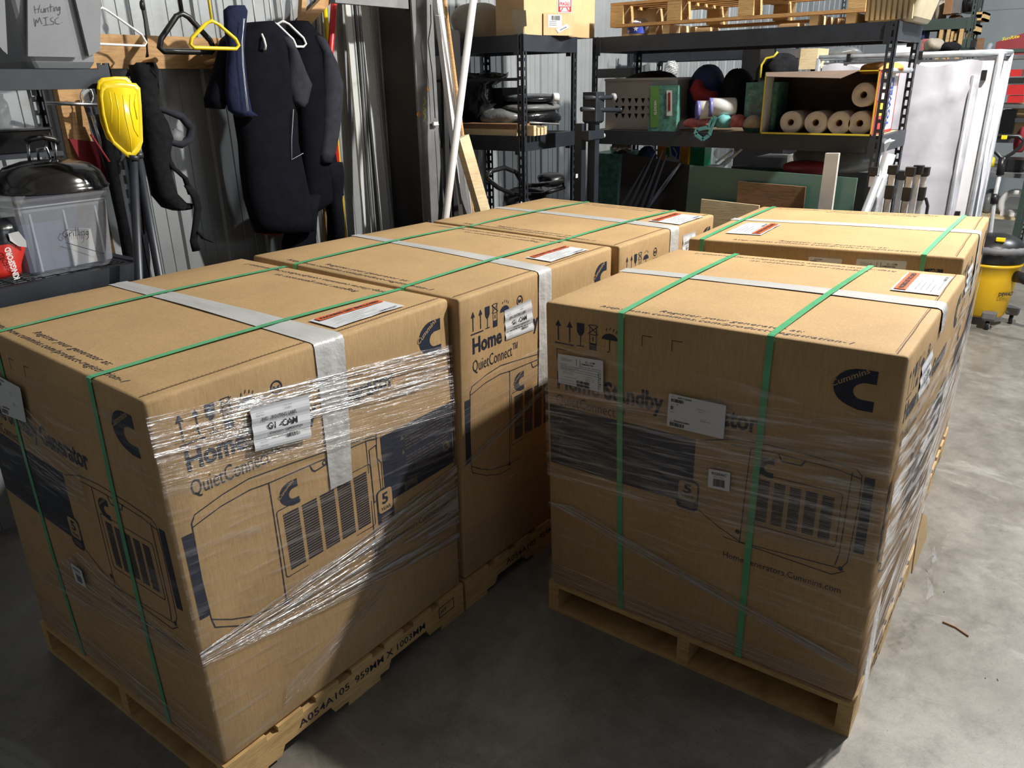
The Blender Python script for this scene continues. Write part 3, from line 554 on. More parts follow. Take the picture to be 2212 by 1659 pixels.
simple('glass_green', (.10, .20, .165), .25, var=.06, scale=2, spec=.6); simple('towel_paper', (.60, .54, .47), .9, var=.08, bmp=.3, bscale=60); simple('box_inside', (.12, .085, .065), .85); simple('box_white', (.62, .60, .58), .6, var=.1, scale=5)
simple('orange_cloth', (.52, .23, .05), .85, bmp=.5, bscale=14); simple('screen_cloth', (.50, .50, .56), .55, var=.06, scale=3, bmp=.7, bscale=3.5, spec=.4); simple('white_cloth', (.75, .76, .80), .5, var=.05)
simple('aluminium', (.62, .63, .65), .32, .35, var=.15, scale=15); simple('green_plastic', (.0, .28, .12), .3); simple('print_blue', (.03, .06, .42), .5); simple('print_orange', (.75, .32, .02), .5); simple('print_yellow', (.70, .55, .04), .5)
simple('rack_green', (.03, .05, .045), .5); simple('tan_plastic', (.46, .40, .28), .5, var=.1); simple('maroon', (.22, .015, .025), .5); simple('grey_mid', (.13, .13, .135), .6, var=.2); simple('marker', (.012, .012, .015), .6)
# ------------------------------------------------------------------ builders
def post(name, par, x, y, sx, sy, h, mat='black_paint', w=.042, z0=0, step=.05):
    """slotted angle post: corner at (x, y), flanges run towards sx and sy"""
    mb = MB(); t = .0035; sl = .012; L = .031
    for k, (dx, dy) in enumerate(((sx, 0), (0, sy))):
        q = Vector((dx, dy, 0)); nrm = Vector((0, sy*t, 0)) if k == 0 else Vector((sx*t, 0, 0)); base = Vector((x, y, 0))
        def sl_box(a, b2, za, zb): 
            p = [base+q*a, base+q*b2]; c0 = p[0]+Vector((0, 0, za)); c1 = p[1]+nrm+Vector((0, 0, zb)); mb.box(c0, c1)
        sl_box(0, w*.38, z0, h); sl_box(w*.70, w, z0, h); z = z0
        while z < h-.01: sl_box(w*.38, w*.70, z, min(h, z+step-L)); z += step
    return mb.build(name, mat, par)
def rack(label, u0, u1, v0, v1, h, levels, deck='wire', bh=.088, mat='black_paint', sides=True, step=.05, group='black boltless steel racks', name='steel_rack', back=True):
    t = thing(name, ((u0+u1)/2, (v0+v1)/2, 0), label, 'shelving rack', group)
    for x, sx in ((u0, 1), (u1, -1)):
        for y, sy in ((v0, 1), (v1, -1)): post('post', t, x, y, sx, sy, h, mat, step=step)
    for i, z in enumerate(levels):
        bars = [((u0, v0, z-bh), (u0+.03, v1, z)), ((u1-.03, v0, z-bh), (u1, v1, z)), ((u0, v0-.004, z-bh), (u1, v0+.028, z)), ((u0, v1-.028, z-bh), (u1, v1+.004, z))]
        for a, b2 in bars:
            mb = MB(); a = list(a); b2 = list(b2)
            if b2[0]-a[0] < .05: a[1] += .03; b2[1] -= .03; a[0] -= .003; mb.box(a, b2); mb.box((a[0]-.004, a[1]-.004, a[2]-.02), (a[0]+.0, a[1]+.03, b2[2]-.004)); mb.box((a[0]-.004, b2[1]-.03, a[2]-.02), (a[0]+.0, b2[1]+.004, b2[2]-.004))
            else: a[0] += .006; b2[0] -= .006; mb.box(a, b2)
            mb.build('beam', mat, t)
        mb = MB()
        if deck == 'wire':
            x = u0+.04
            while x < u1-.03: mb.box((x, v0+.02, z-.006), (x+.004, v1-.02, z-.002)); x += .05
            y = v0+.03
            while y < v1-.02: mb.box((u0+.02, y, z-.01), (u1-.02, y+.004, z-.006)); y += .03
            mb.build('wire_deck', 'steel', t)
        else: mb.box((u0+.02, v0+.02, z-.014), (u1-.02, v1-.02, z-.002)); mb.build('deck_board', deck, t)
    return t
def bbu(pl, pt, pr, pb, u):   # (v0, v1, z0, z1) of a frontal rectangle seen on the plane x = u
    a = AU(pl, (pt+pb)/2, u).y; b2 = AU(pr, (pt+pb)/2, u).y; zt = AU((pl+pr)/2, pt, u).z; zb = AU((pl+pr)/2, pb, u).z
    return min(a, b2), max(a, b2), zb, zt
def bbv(pl, pt, pr, pb, v):
    a = AV(pl, (pt+pb)/2, v).x; b2 = AV(pr, (pt+pb)/2, v).x; zt = AV((pl+pr)/2, pt, v).z; zb = AV((pl+pr)/2, pb, v).z
    return min(a, b2), max(a, b2), zb, zt
def rbox(mb, a, b, r=.01, m=None, taper=0, n=4):
    """box with rounded vertical corners; taper shrinks the bottom"""
    x0, y0, z0 = a; x1, y1, z1 = b; rings = []
    for z, k in ((z0, taper), (z0+min(r, (z1-z0)/3), 0 if not taper else taper*.9), (z1, 0)):
        s = k if z > z0 else k+min(r, .01)
        pts = rrect(x0+s, y0+s, x1-s, y1-s, r); rings.append([Vector((p[0], p[1], z)) for p in pts])
    o = mb.smooth; mb.smooth = False; mb.ring(rings, True, m); mb.smooth = o
def lump(mb, c, rx, ry, rz, seed=0, amp=.15, n=18, k=12, m=None, flat=True):
    """soft uneven bundle resting on its base"""
    rg = random.Random(seed); ph = [rg.uniform(0, 6.3) for _ in range(8)]; rings = []; c = Vector(c)
    for i in range(k+1):
        a = -math.pi/2+math.pi*i/k; rings.append([])
        for j in range(n):
            t = 2*math.pi*j/n; f = 1+amp*(math.sin(2*t+ph[0])*math.cos(2*a+ph[1])+.6*math.sin(3*t+ph[2]+2*a)+.5*math.sin(5*t+ph[3])*math.cos(3*a+ph[4]))
            z = math.sin(a)*rz*(1+amp*.5*math.sin(3*t+ph[5])); ca = max(math.cos(a), .02)**.75
            if flat: z = max(z, -rz*.72)
            rings[-1].append(c+Vector((math.cos(t)*rx*f*ca, math.sin(t)*ry*f*ca, z+(rz*.72 if flat else 0))))
    o = mb.smooth; mb.smooth = True; mb.ring(rings, True, m); mb.smooth = o
def kbox(name, a, b, mat, label, cat, group=None, flaps=False, extra=None):
    mb = MB(); x0, y0, z0 = a; x1, y1, z1 = b
    if flaps:
        t = .004
        mb.box((x0, y0, z0), (x1, y1, z0+t)); mb.box((x0, y0, z0), (x0+t, y1, z1)); mb.box((x1-t, y0, z0), (x1, y1, z1)); mb.box((x0, y0, z0), (x1, y0+t, z1)); mb.box((x0, y1-t, z0), (x1, y1, z1))
    else: mb.box(a, b)
    o = mb.build(name, mat if isinstance(mat, list) else [mat]); return tag(o, label, cat, group)
# ------------------------------------------------------------------ left rack and what stands on it
r0 = rack('black steel rack at far left under the grey tote, beside the nearest left carton', -.62, .72, 1.25, 1.83, 1.925, (1.235, 1.905), bh=.062)
mb = MB(); p = AV(55, 139, 1.27); q = AV(208, 134, 1.27); x0, x1 = p.x, q.x; z0 = 1.908; zt = 2.38; yf = 1.262
def frust(mb, xa, xb, ya, yb, za, zb, tp, m=None, rr=.03):
    rings = [[Vector((a, b2, z)) for a, b2 in rrect(xa-k, ya-k, xb+k, yb+k, rr)] for z, k in ((za, -.012), (za+.02, 0), (zb, tp))]; mb.ring(rings, True, m)
frust(mb, x0, x1, yf, yf+.42, z0, zt, .035)
t = thing('storage_tote', ((x0+x1)/2, yf+.2, z0), 'grey plastic tote marked Hunting MISC on the left rack', 'storage tote'); 
mb.build('tub', 'grey_plastic', t)
def tf(px, py, d=0): r_ = AV(px, py, yf-.004); return Vector((r_.x, yf-.004-(r_.z-z0)*.075-d, r_.z))
mb = MB()
for P in ([(56, 122), (50, -30), (115, -30), (166, 124)], [(188, 122), (146, -30), (209, -30), (211, 110)], [(-40, 60), (-40, -30), (0, -30), (12, 118), (2, 110)]):
    f = [tf(*a) for a in P]; b2 = [tf(a[0], a[1], .012) for a in P]; mb.ring([f, b2], True)
mb.build('raised_panel', 'grey_plastic', t)
mb = MB(); fn = lambda x, y: tf(x, y, .0135)
def strokes(mb, fn, S, w, m=0):
    for s in S: line(mb, fn, s, w, m)
strokes(mb, fn, [[(66, 14), (69, 30)], [(78, 12), (75, 29)], [(67, 22), (77, 20)], [(81, 20), (81, 27), (86, 28), (88, 19), (89, 28)], [(91, 28), (91, 20), (95, 18), (97, 27)], [(101, 10), (102, 27)], [(97, 17), (107, 15)], [(108, 17), (108, 26)], [(111, 26), (111, 17), (114, 16), (116, 25)], [(122, 16), (118, 17), (118, 23), (122, 22), (121, 16), (122, 30), (119, 34), (117, 31)],
    [(66, 41), (70, 58), (71, 43), (75, 50), (78, 39), (84, 53)], [(86, 40), (96, 38)], [(91, 39), (93, 55)], [(87, 56), (99, 54)], [(108, 38), (102, 41), (103, 46), (109, 48), (109, 53), (101, 54)], [(119, 38), (112, 43), (113, 52), (122, 53)], [(126, 49), (127, 49)]], .9)
mb.build('marker_writing', 'marker', t)
# clear tote
zb = 1.237; a = AV(72, 603, 1.29); b2 = AV(262, 580, 1.29); xa, xb = a.x-.02, b2.x; zt = AV(150, 418, 1.29).z
t = thing('storage_tote', ((xa+xb)/2, 1.4, zb), 'clear plastic tote marked Grilling on the lower shelf of the left rack', 'storage tote')
mb = MB(); frust(mb, xa+.01, xb-.01, 1.29, 1.66, zb, zt-.03, .012, rr=.035); mb.build('tub', 'clear_plastic', t)
mb = MB(); frust(mb, xa-.012, xb+.012, 1.265, 1.68, zt-.03, zt, .004, rr=.04); frust(mb, xa-.006, xb+.006, 1.272, 1.674, zt-.045, zt-.03, .0, rr=.04); mb.build('lid', 'clear_plastic', t)
for i in range(3):
    mb = MB(); mb.box((xa+.05+i*.11, 1.278, zb+.02), (xa+.056+i*.11, 1.284, zt-.05)); mb.build('rib', 'clear_plastic', t)
mb = MB(); fn = lambda x, y: Vector((AV(x, y, 1.272).x, 1.272, AV(x, y, 1.272).z))
strokes(mb, fn, [[(147, 496), (138, 500), (135, 508), (141, 513), (147, 508), (141, 505)], [(150, 502), (151, 511), (150, 505), (156, 501)], [(158, 502), (159, 510)], [(163, 492), (164, 510)], [(168, 491), (169, 509)], [(172, 500), (173, 509)], [(177, 509), (176, 501), (181, 499), (183, 508)], [(190, 499), (186, 501), (186, 507), (190, 506), (190, 499), (191, 513), (187, 517)], [(142, 524), (225, 548)]], 1.4)
mb.build('marker_writing', 'marker', t)
mb = MB(); mb.box((xa+.03, 1.33, zb+.01), (xa+.17, 1.56, zt-.09)); o = mb.build('fuel_bottle', 'navy_plastic'); tag(o, 'dark blue bottle inside the left half of the Grilling tote', 'bottle')
mb = MB(); mb.lathe((xb-.13, 1.48, zb+.01), [(.075, 0), (.085, .02), (.085, .2), (.06, .24), (.055, .26)]); o = mb.build('bucket', 'navy_plastic'); tag(o, 'navy round bucket inside the right half of the Grilling tote', 'bucket')
mb = MB(); mb.box((xa+.19, 1.34, zb+.01), (xa+.27, 1.42, zb+.13)); o = mb.build('food_box', 'box_white'); tag(o, 'small white box inside the Grilling tote behind the writing', 'box')
# kettle lid
a = AV(0, 412, 1.47); b2 = AV(215, 400, 1.47); cx = (a.x+b2.x)/2; rr = (b2.x-a.x)/2+.01; z = zt
t = thing('grill_lid', (cx, 1.47, z), 'domed black kettle grill lid lying on the Grilling tote', 'grill lid')
mb = MB(); mb.lathe((cx, 1.47, z+.002), [(rr+.006, 0), (rr+.008, .006), (rr, .014), (rr*.985, .028), (rr*.92, .058), (rr*.76, .084), (rr*.45, .100), (.001, .104)], 40); mb.build('dome', 'lid_enamel', t)
hp = [(62, 352), (57, 306), (66, 300), (90, 296), (115, 301), (127, 308), (130, 345)]; mb = MB()
mb.tube([AV(p_[0], p_[1], 1.49) for p_ in hp[1:6]], .011); mb.build('handle', 'black_plastic', t)
mb = MB(); mb.tube([AV(64, 350, 1.49), AV(60, 312, 1.49)], .006); mb.tube([AV(122, 345, 1.49), AV(118, 308, 1.49)], .006); mb.tube([AV(84, 348, 1.5), AV(80, 322, 1.5), AV(100, 318, 1.5), AV(112, 348, 1.5)], .005); o = mb.build('handle_stem', 'steel', t)
# roasting pan on a small rear shelf, jar beside it
a = AV(-40, 330, 1.70); b2 = AV(118, 322, 1.70)
mb = MB(); rbox(mb, (a.x, 1.675, 1.625), (b2.x, 1.81, 1.70), .03, taper=.02); rbox(mb, (a.x-.012, 1.668, 1.70), (b2.x+.012, 1.816, 1.709), .035); o = mb.build('roasting_pan', 'black_plastic'); tag(o, 'black roasting pan stored above the grill lid at far left', 'roasting pan')
mb = MB(); mb.box((-.60, 1.665, 1.605), (.69, 1.82, 1.622)); o = mb.build('shelf_board', 'black_paint', r0)
mb = MB(); c = AV(2, 275, 1.74); mb.lathe((c.x-.01, 1.74, 1.712), [(.045, 0), (.05, .01), (.05, .09), (.04, .105), (.042, .12)], 20); o = mb.build('jar', 'clear_plastic'); tag(o, 'cloudy plastic jar standing on the roasting pan', 'jar')
# charcoal bag
c = AV(4, 560, 1.32); t = thing('charcoal_bag', (c.x-.03, 1.34, 1.24), 'red and black charcoal bag with white letters at the far left edge', 'charcoal bag')
mb = MB(); secs = []
for i in range(11):
    k = i/10; y = 612-k*135; cl = AV(-55+12*k, y, 1.34); cr = AV(50-34*max(0, k-.55)-6*math.sin(k*9), y, 1.34); w_ = (cr.x-cl.x)/2
    secs.append((((cl.x+cr.x)/2, 1.34, max(1.241, cl.z)), (w_, 0, 0), (0, (.075 if 0 < i < 10 else .02)*(1-.4*k), 0)))
mb.loft(secs, 24, 0, .8); k_ = 0
for fi in range(len(mb.f)):
    zc = sum(mb.v[q][2] for q in mb.f[fi])/len(mb.f[fi]); mb.mi[fi] = 1 if zc > AV(20, 522, 1.34).z else (2 if zc < AV(20, 600, 1.34).z else 0)
mb.build('bag', ['charcoal_red', 'trash_bag', 'foil'], t)
mb = MB(); fn = lambda x, y: Vector((AV(x, y, 1.262).x, 1.262, AV(x, y, 1.262).z)); 
def rotp(cx, cy, ang): ca, sa = math.cos(R(ang)), math.sin(R(ang)); return lambda x, y: fn(cx+x*ca-y*sa, cy-(x*sa+y*ca))
put_text(mb, rotp(43, 601, 108), 'KINGSFORD', 0, 0, 72, 13, 0, bold=.04); mb.build('lettering', 'white_plastic', t)
mb = MB(); P = [AV(18, 505, 1.275), AV(40, 500, 1.27), AV(56, 520, 1.27), AV(58, 534, 1.27), AV(40, 532, 1.275), AV(22, 520, 1.275)]; mb.prism(P, (0, .004, 0)); mb.build('torn_liner', 'paper', t)
# ------------------------------------------------------------------ things hung on the side wall
za = AV(212, 148, WV-.07).z; zt_ = AV(474, 82, WV-.07).z; ua = .72; ub = AV(640, 80, WV-.07).x
t = thing('hanging_board', ((ua+ub)/2, WV-.05, za), 'knotty pine board with pegs fixed across the metal wall behind the hangers', 'peg board')
mb = MB(); mb.box((ua, WV-.068, za), (ub, WV-.030, zt_)); mb.build('board', 'pine_orange', t)
for px in (312, 445, 548): c = AV(px, 137, WV-.07); mb = MB(); mb.tube([(c.x, WV-.068, c.z), (c.x+.004, WV-.16, c.z+.012)], .012, 10); mb.build('peg', 'pine_orange', t)
mb = MB(); a = AV(128, 240, WV-.05); mb.box((a.x+.0, WV-.075, 0), (a.x+.10, WV-.032, za-.002)); o = mb.build('wall_stud', 'pine_orange'); tag(o, 'upright pine stud against the wall behind the left rack', 'stud')
mb = MB(); mb.tube([(.7, 1.80, 2.46), (2.45, 1.80, 2.46)], .014, 10); mb.box((.7, 1.8, 2.45), (.72, WV-.02, 2.47)); mb.box((2.43, 1.8, 2.45), (2.45, WV-.02, 2.47)); o = mb.build('hanging_rail', 'white_plastic'); tag(o, 'white rail above the wall hangers, just over the top edge', 'rail')
def hanger(px, py, half, drop, mat, v, rot=0, label='', thick=.005, bar=True, zr=2.474, flat=1.0):
    c = AV(px, py, v); d = Vector((math.cos(R(rot)), math.sin(R(rot)), 0)); mb = MB(); Z = Vector((0, 0, 1))
    L = c-d*half-Z*drop; Rr = c+d*half-Z*drop; pts = [c+Z*.01, c+d*.03-Z*.004, c+d*half*.9-Z*(drop*.78), Rr-Z*.008, Rr-Z*.022-d*.015]
    if bar: pts += [L-Z*.022+d*.015]
    pl_ = [L-Z*.008, c-d*half*.9-Z*(drop*.78), c-d*.03-Z*.004]
    mb.tube(pts+(pl_ if bar else []), thick, 8, closed=bar)
    if not bar: mb.tube([c+Z*.01]+pl_[::-1]+[L-Z*.03], thick, 8)
    hz = zr-c.z; mb.tube([c, c+Z*(hz*.5), c+Z*(hz-.03), c+Z*(hz-.008)+Vector((0, -.012, 0)), c+Z*(hz+.003)+Vector((0, .0, 0)), c+Z*(hz-.008)+Vector((0, .018, 0))], thick*.75, 6)
    o = mb.build('clothes_hanger', mat); tag(o, label, 'hanger', 'clothes hangers on the rail'); return o
hanger(222, 22, .20, .105, 'white_plastic', 1.80, 15, 'white plastic hanger poking out behind the grey tote')
hanger(458, 50, .115, .078, 'yellow_plastic', 1.64, -4, 'yellow plastic hanger among the wall hangers', .008)
# black suit hanger
t = hanger(394, 34, .135, .125, 'black_plastic', 1.84, 0, 'wide black suit hanger left of the yellow one', .013)
for px, py, lab in ((553, 55, 'white hanger beside the navy cloth'), (588, 52, 'white hanger in the shoulders of the front wetsuit'), (612, 50, 'white hanger in the shoulders of the rear wetsuit')): hanger(px, py, .11, .085, 'white_plastic', 1.80 if px < 600 else 1.86, 70 if px == 553 else -15, lab, .006)
# wetsuits
def garment(name, label, cat, parts, v, group=None):
    t = None
    for i, (pn, mat, rows, th, dv) in enumerate(parts):
        mb = MB(); secs = []
        for (lx, ly, rx, ry) in rows:
            a = AV(lx, ly, v+dv); b2 = AV(rx, ry, v+dv); secs.append(((a+b2)/2, (b2-a)/2, (0, th, 0)))
        c0, a0, b0 = secs[0]; secs = [(c0, a0*.5, Vector(b0)*.3)]+secs+[(secs[-1][0], secs[-1][1]*.9, Vector(secs[-1][2])*.6)]
        mb.loft(secs, 20, 0, .85)
        if i == 0: t = mb.build(name, mat); tag(t, label, cat, group)
        else: ORG[t.name] = Vector(t.location); o = mb.build(pn, mat, t)
    return t
garment('wetsuit', 'short black wetsuit hanging in front, with a charcoal right sleeve', 'wetsuit', [
 ('torso', 'neoprene', [(540, 48, 580, 46), (500, 80, 620, 80), (496, 130, 626, 128), (508, 190, 634, 185), (508, 250, 638, 248), (518, 310, 640, 308), (522, 370, 652, 362), (530, 430, 665, 425), (545, 480, 674, 470), (555, 503, 676, 498)], .075, 0),
 ('sleeve', 'neoprene_grey', [(598, 78, 622, 84), (612, 105, 640, 118), (616, 150, 658, 160), (616, 190, 670, 182), (622, 216, 660, 222), (634, 228, 650, 233)], .05, -.03),
 ('sleeve', 'neoprene', [(480, 90, 520, 60), (470, 130, 515, 110), (455, 180, 505, 160), (444, 215, 495, 195), (448, 232, 480, 236)], .05, -.01),
 ('hem_lining', 'red_cloth', [(560, 500, 606, 503), (560, 505, 606, 508)], .05, .0)], 1.80, 'wetsuits hanging on the side wall')
garment('wetsuit', 'long black wetsuit hanging behind the short one, nearer the steel column', 'wetsuit', [
 ('torso', 'neoprene', [(630, 45, 655, 48), (622, 70, 700, 92), (625, 140, 705, 150), (640, 220, 712, 220), (645, 300, 712, 300), (650, 370, 728, 370), (655, 430, 738, 420), (640, 470, 700, 440)], .07, 0),
 ('arm', 'neoprene_grey', [(675, 75, 700, 90), (690, 110, 724, 140), (694, 160, 738, 185), (696, 220, 736, 225), (694, 280, 730, 280), (688, 330, 722, 325), (686, 350, 712, 352)], .045, -.05),
 ('leg', 'neoprene', [(690, 350, 736, 350), (700, 390, 739, 380), (706, 430, 734, 432), (712, 470, 738, 470), (712, 560, 742, 555)], .05, -.03),
 ('leg', 'neoprene', [(632, 420, 690, 420), (625, 470, 682, 470), (612, 520, 680, 512), (610, 590, 680, 580)], .05, -.03)], 1.90, 'wetsuits hanging on the side wall')
_ft = bpy.data.objects['wetsuit']; mb = MB(); mb.tube([AV(x, y, 1.722) for x, y in ((634, 236), (630, 300), (630, 345), (655, 331))], .002, 5); ORG[_ft.name] = Vector(_ft.location); mb.build('seam_piping', 'basket_grey', _ft)
t = garment('towel', 'navy cloth with pale edge stripes draped over the hanger beside the wetsuit', 'towel', [
 ('cloth', 'navy_cloth', [(496, 12, 526, 12), (484, 22, 533, 24), (486, 60, 529, 60), (493, 110, 525, 110), (489, 160, 530, 160), (488, 205, 536, 208), (494, 238, 542, 240), (512, 252, 556, 250)], .03, 0)], 1.715)
mb = MB()
for k in (0, 5): mb.tube([AV(526+k*.6, 40, 1.66), AV(524-k*.4, 90, 1.66), AV(526-k*.4, 140, 1.66), AV(531-k*.4, 190, 1.66), AV(537-k*.6, 240, 1.66)], .0012, 5)
ORG[t.name] = Vector(t.location); mb.build('pale_stripe', 'white_plastic', t)
# dive vest, hung from the peg
t = thing('dive_vest', AV(360, 470, 1.85), 'black padded harness vest with dangling straps hung from the wall board', 'harness')
def strapp(mb, pts, v, w=.02, t_=.008):
    P = [AV(x, y, v+dv) for x, y, dv in [(p_ if len(p_) == 3 else p_+(0,)) for p_ in pts]]
    mb.loft([(p_, (w if not hasattr(w, '__len__') else w[i], 0, 0), (0, t_, 0)) for i, p_ in enumerate(P)], 10, 0, .8)
mb = MB(); strapp(mb, [(300, 140), (310, 165), (312, 200), (316, 235), (330, 265), (340, 300), (338, 340), (345, 380), (355, 420), (378, 445), (392, 452), (402, 440)], 1.86, [.035, .05, .055, .05, .065, .07, .055, .05, .055, .06, .045, .02], .05); mb.build('bladder', 'black_cloth', t)
mb = MB(); mb.tube([AV(*p_, 1.84) for p_ in [(330, 232), (360, 240), (392, 252), (413, 276), (410, 300), (392, 312), (360, 305), (346, 290)]], [.012, .014, .018, .02, .02, .018, .014, .01], 10); mb.build('collar_loop', 'neoprene_grey', t)
mb = MB(); lump(mb, AV(378, 296, 1.86), .04, .03, .035, 3, .2, flat=False); mb.build('lining', 'grey_mid', t)
mb = MB(); strapp(mb, [(288, 150), (282, 165), (290, 150), (305, 135), (325, 135), (332, 150), (333, 200), (328, 225)], 1.90, .02, .02); mb.build('shoulder_strap', 'black_cloth', t)
mb = MB(); strapp(mb, [(352, 320, 0), (372, 360, -.02), (400, 385, -.02), (412, 420, 0)], 1.84, .014); strapp(mb, [(405, 400), (422, 425), (428, 450), (422, 490), (418, 520), (424, 542)], 1.80, [.02, .022, .02, .018, .02, .022]); strapp(mb, [(428, 500), (440, 515), (460, 524)], 1.79, [.008, .012, .004]); mb.build('strap', 'black_cloth', t)
mb = MB(); mb.tube([AV(x, y, 1.9) for x, y in [(302, -15), (308, 10), (306, 14), (312, 45), (316, 80), (318, 110), (320, 122), (316, 124), (318, 112)]], .004, 6); lump(mb, AV(307, 12, 1.9), .012, .01, .02, 2, .1, 8, 6, flat=False); o = mb.build('bungee_cord', 'black_plastic'); tag(o, 'black cord hanging from the wall left of the suit hanger', 'cord')
# camp chair folded and oars leaning at the rack end
t = thing('folded_camp_chair', (.86, 1.75, 0), 'folded black camp chair leaning behind the yellow paddles', 'camp chair')
def leanrod(mb, a, va, b2, vb, r=.011, n=8, floor=False):
    p_, q_ = AV(a[0], a[1], va), AV(b2[0], b2[1], vb)
    if floor: q_ = Vector((p_.x+(q_.x-p_.x)*2.2, p_.y+(q_.y-p_.y)*1.5, .0))
    mb.tube([p_, q_], r, n)
mb = MB()
for a, b2 in (((196, 200), (262, 470)), ((185, 225), (245, 400)), ((232, 240), (300, 560)), ((222, 200), (330, 600))): leanrod(mb, a, 1.93, b2, 1.86, floor=(a[0] > 199))
mb.build('frame_tube', 'black_paint', t)
mb = MB(); leanrod(mb, (92, 222), 1.94, (212, 226), 1.88, .008); leanrod(mb, (200, 250), 1.9, (226, 330), 1.86, .010); mb.tube([AV(188+14*math.cos(k), 208+18*math.sin(k), 1.9) for k in [i*.6 for i in range(10)]], .0035, 6, closed=True); mb.build('steel_rod', 'steel', t)
mb = MB(); mb.loft([(AV(x, y, 1.86), (w_, 0, 0), (0, .03, 0)) for x, y, w_ in ((232, 240, .03), (250, 320, .06), (270, 400, .07), (285, 480, .065), (296, 560, .06), (300, 620, .05))], 14, 0, .8); mb.build('folded_seat', 'black_cloth', t)
mb = MB(); leanrod(mb, (196, 290), 1.86, (236, 350), 1.84, .005); mb.build('red_trim', 'red_cloth', t)
mb = MB(); leanrod(mb, (300, 390), 1.84, (318, 500), 1.82, .006); mb.build('red_trim', 'red_cloth', t)
mb = MB(); P = [AV(*p_, 1.95) for p_ in ((150, 300), (205, 306), (232, 350), (248, 400), (200, 400))]; mb.prism(P, (0, .02, 0)); o = mb.build('red_board', 'red_cloth'); tag(o, 'dark red flat panel leaning on the wall behind the grill lid', 'panel')
def paddle(blade, ribs, shaft, vb, vs, label):
    c = AV(*shaft[-1], vs); t = thing('paddle', (c.x, vs, 0), label, 'paddle', 'yellow paddles leaning by the left rack')
    mb = MB(); f = [AV(x, y, vb) for x, y in blade]; cen = sum(f, Vector())/len(f)
    inner = [cen+(p_-cen)*.86+Vector((0, .006, 0)) for p_ in f]; bk = [p_+Vector((0, .006, 0)) for p_ in f]
    mb.smooth = True; n = len(f); mb.add(f+inner+[cen+Vector((0, .012, 0))]+bk, [(i, (i+1) % n, n+(i+1) % n, n+i) for i in range(n)]+[(n+i, n+(i+1) % n, 2*n) for i in range(n)]+[(i, 2*n+1+i, 2*n+1+(i+1) % n, (i+1) % n) for i in range(n)]+[tuple(2*n+1+i for i in range(n))]); mb.smooth = False
    for rb in ribs: mb.tube([AV(x, y, vb+.007) for x, y in rb], .0026, 6)
    mb.build('blade', 'yellow_plastic', t)
    mb = MB(); P = [AV(*shaft[0], vb+.01)]; z0_ = AV(*shaft[1], vs); foot = AV(*shaft[-1], vs); d = (foot-P[0]); k = (P[0].z-.0)/(P[0].z-foot.z); P.append(P[0]+d*k); mb.tube(P, .0155, 12)
    mb.tube([P[0]+d*.0, P[0]+d*.04], .021, 12); mb.build('shaft', 'black_paint', t); return t
paddle([(262, 322), (232, 300), (218, 262), (212, 225), (211, 190), (213, 175), (222, 168), (250, 165), (274, 166), (284, 176), (290, 200), (292, 240), (288, 290), (280, 322)], [], [(296, 330), (330, 500), (343, 590)], 1.215, 1.205, 'yellow paddle just behind the front one, its shaft leaning to the right')
paddle([(262, 326), (246, 312), (232, 285), (222, 245), (217, 205), (219, 186), (227, 179), (262, 177), (294, 180), (303, 190), (306, 230), (308, 275), (309, 306), (303, 324), (290, 340), (278, 340)], [[(236, 198), (241, 225), (240, 266)], [(248, 200), (256, 240), (257, 292)], [(265, 205), (270, 250), (282, 300), (284, 330)], [(281, 204), (280, 235), (290, 280), (299, 295)], [(293, 203), (290, 225), (296, 258)]], [(287, 336), (295, 500), (299, 580)], 1.185, 1.175, 'front yellow paddle with a black shaft standing beside the left rack')
# long handled tools against the wall
def pole(pts, mats, label, v0, v1, name='tool_pole', cat='pole', r=.013):
    a, b2 = AV(*pts[0], v0), AV(*pts[1], v1); d = b2-a; k = a.z/(a.z-b2.z); foot = a+d*k; top = a-d*.35
    t = thing(name, (foot.x, foot.y, 0), label, cat); n = len(mats)
    for m_, s0, s1 in mats: mb = MB(); mb.tube([top+(foot-top)*s0, top+(foot-top)*s1], r, 10); mb.build('handle_section', m_, t)
    return t
pole([(688, 20), (702, 470)], [('aluminium', 0, .22), ('pine_orange', .22, .62), ('yellow_plastic', .62, .68), ('black_plastic', .68, 1)], 'wooden tool handle with a yellow and black foot behind the rear wetsuit', 2.03, 1.99)
pole([(702, 20), (742, 470)], [('yellow_plastic', 0, .66), ('black_plastic', .66, 1)], 'bright yellow tool handle leaning beside the rear wetsuit', 2.03, 1.98)
a = AV(722, 0, 1.93); b2 = AV(711, 150, 1.93); mb = MB(); mb.tube([a+(a-b2)*.6, b2, AV(706, 230, 1.93)+Vector((0, 0, -1.55))], .017, 12); o = mb.build('red_pole', 'red_plastic'); tag(o, 'thick glossy red pole standing behind the rear wetsuit', 'pole')
mb = MB(); mb.bar(AV(722, -20, 1.96), AV(645, 62, 1.98), .05, .03, (0, 0, 1)); o = mb.build('wood_brace', 'pine_orange'); tag(o, 'diagonal pine brace above the rear wetsuit', 'brace')
mb = MB(); mb.bar(AV(655, -20, 1.97), AV(650, 60, 1.97), .03, .03, (1, 0, 0)); o = mb.build('wood_batten', 'pine_orange'); tag(o, 'short upright pine batten above the rear wetsuit shoulders', 'batten')
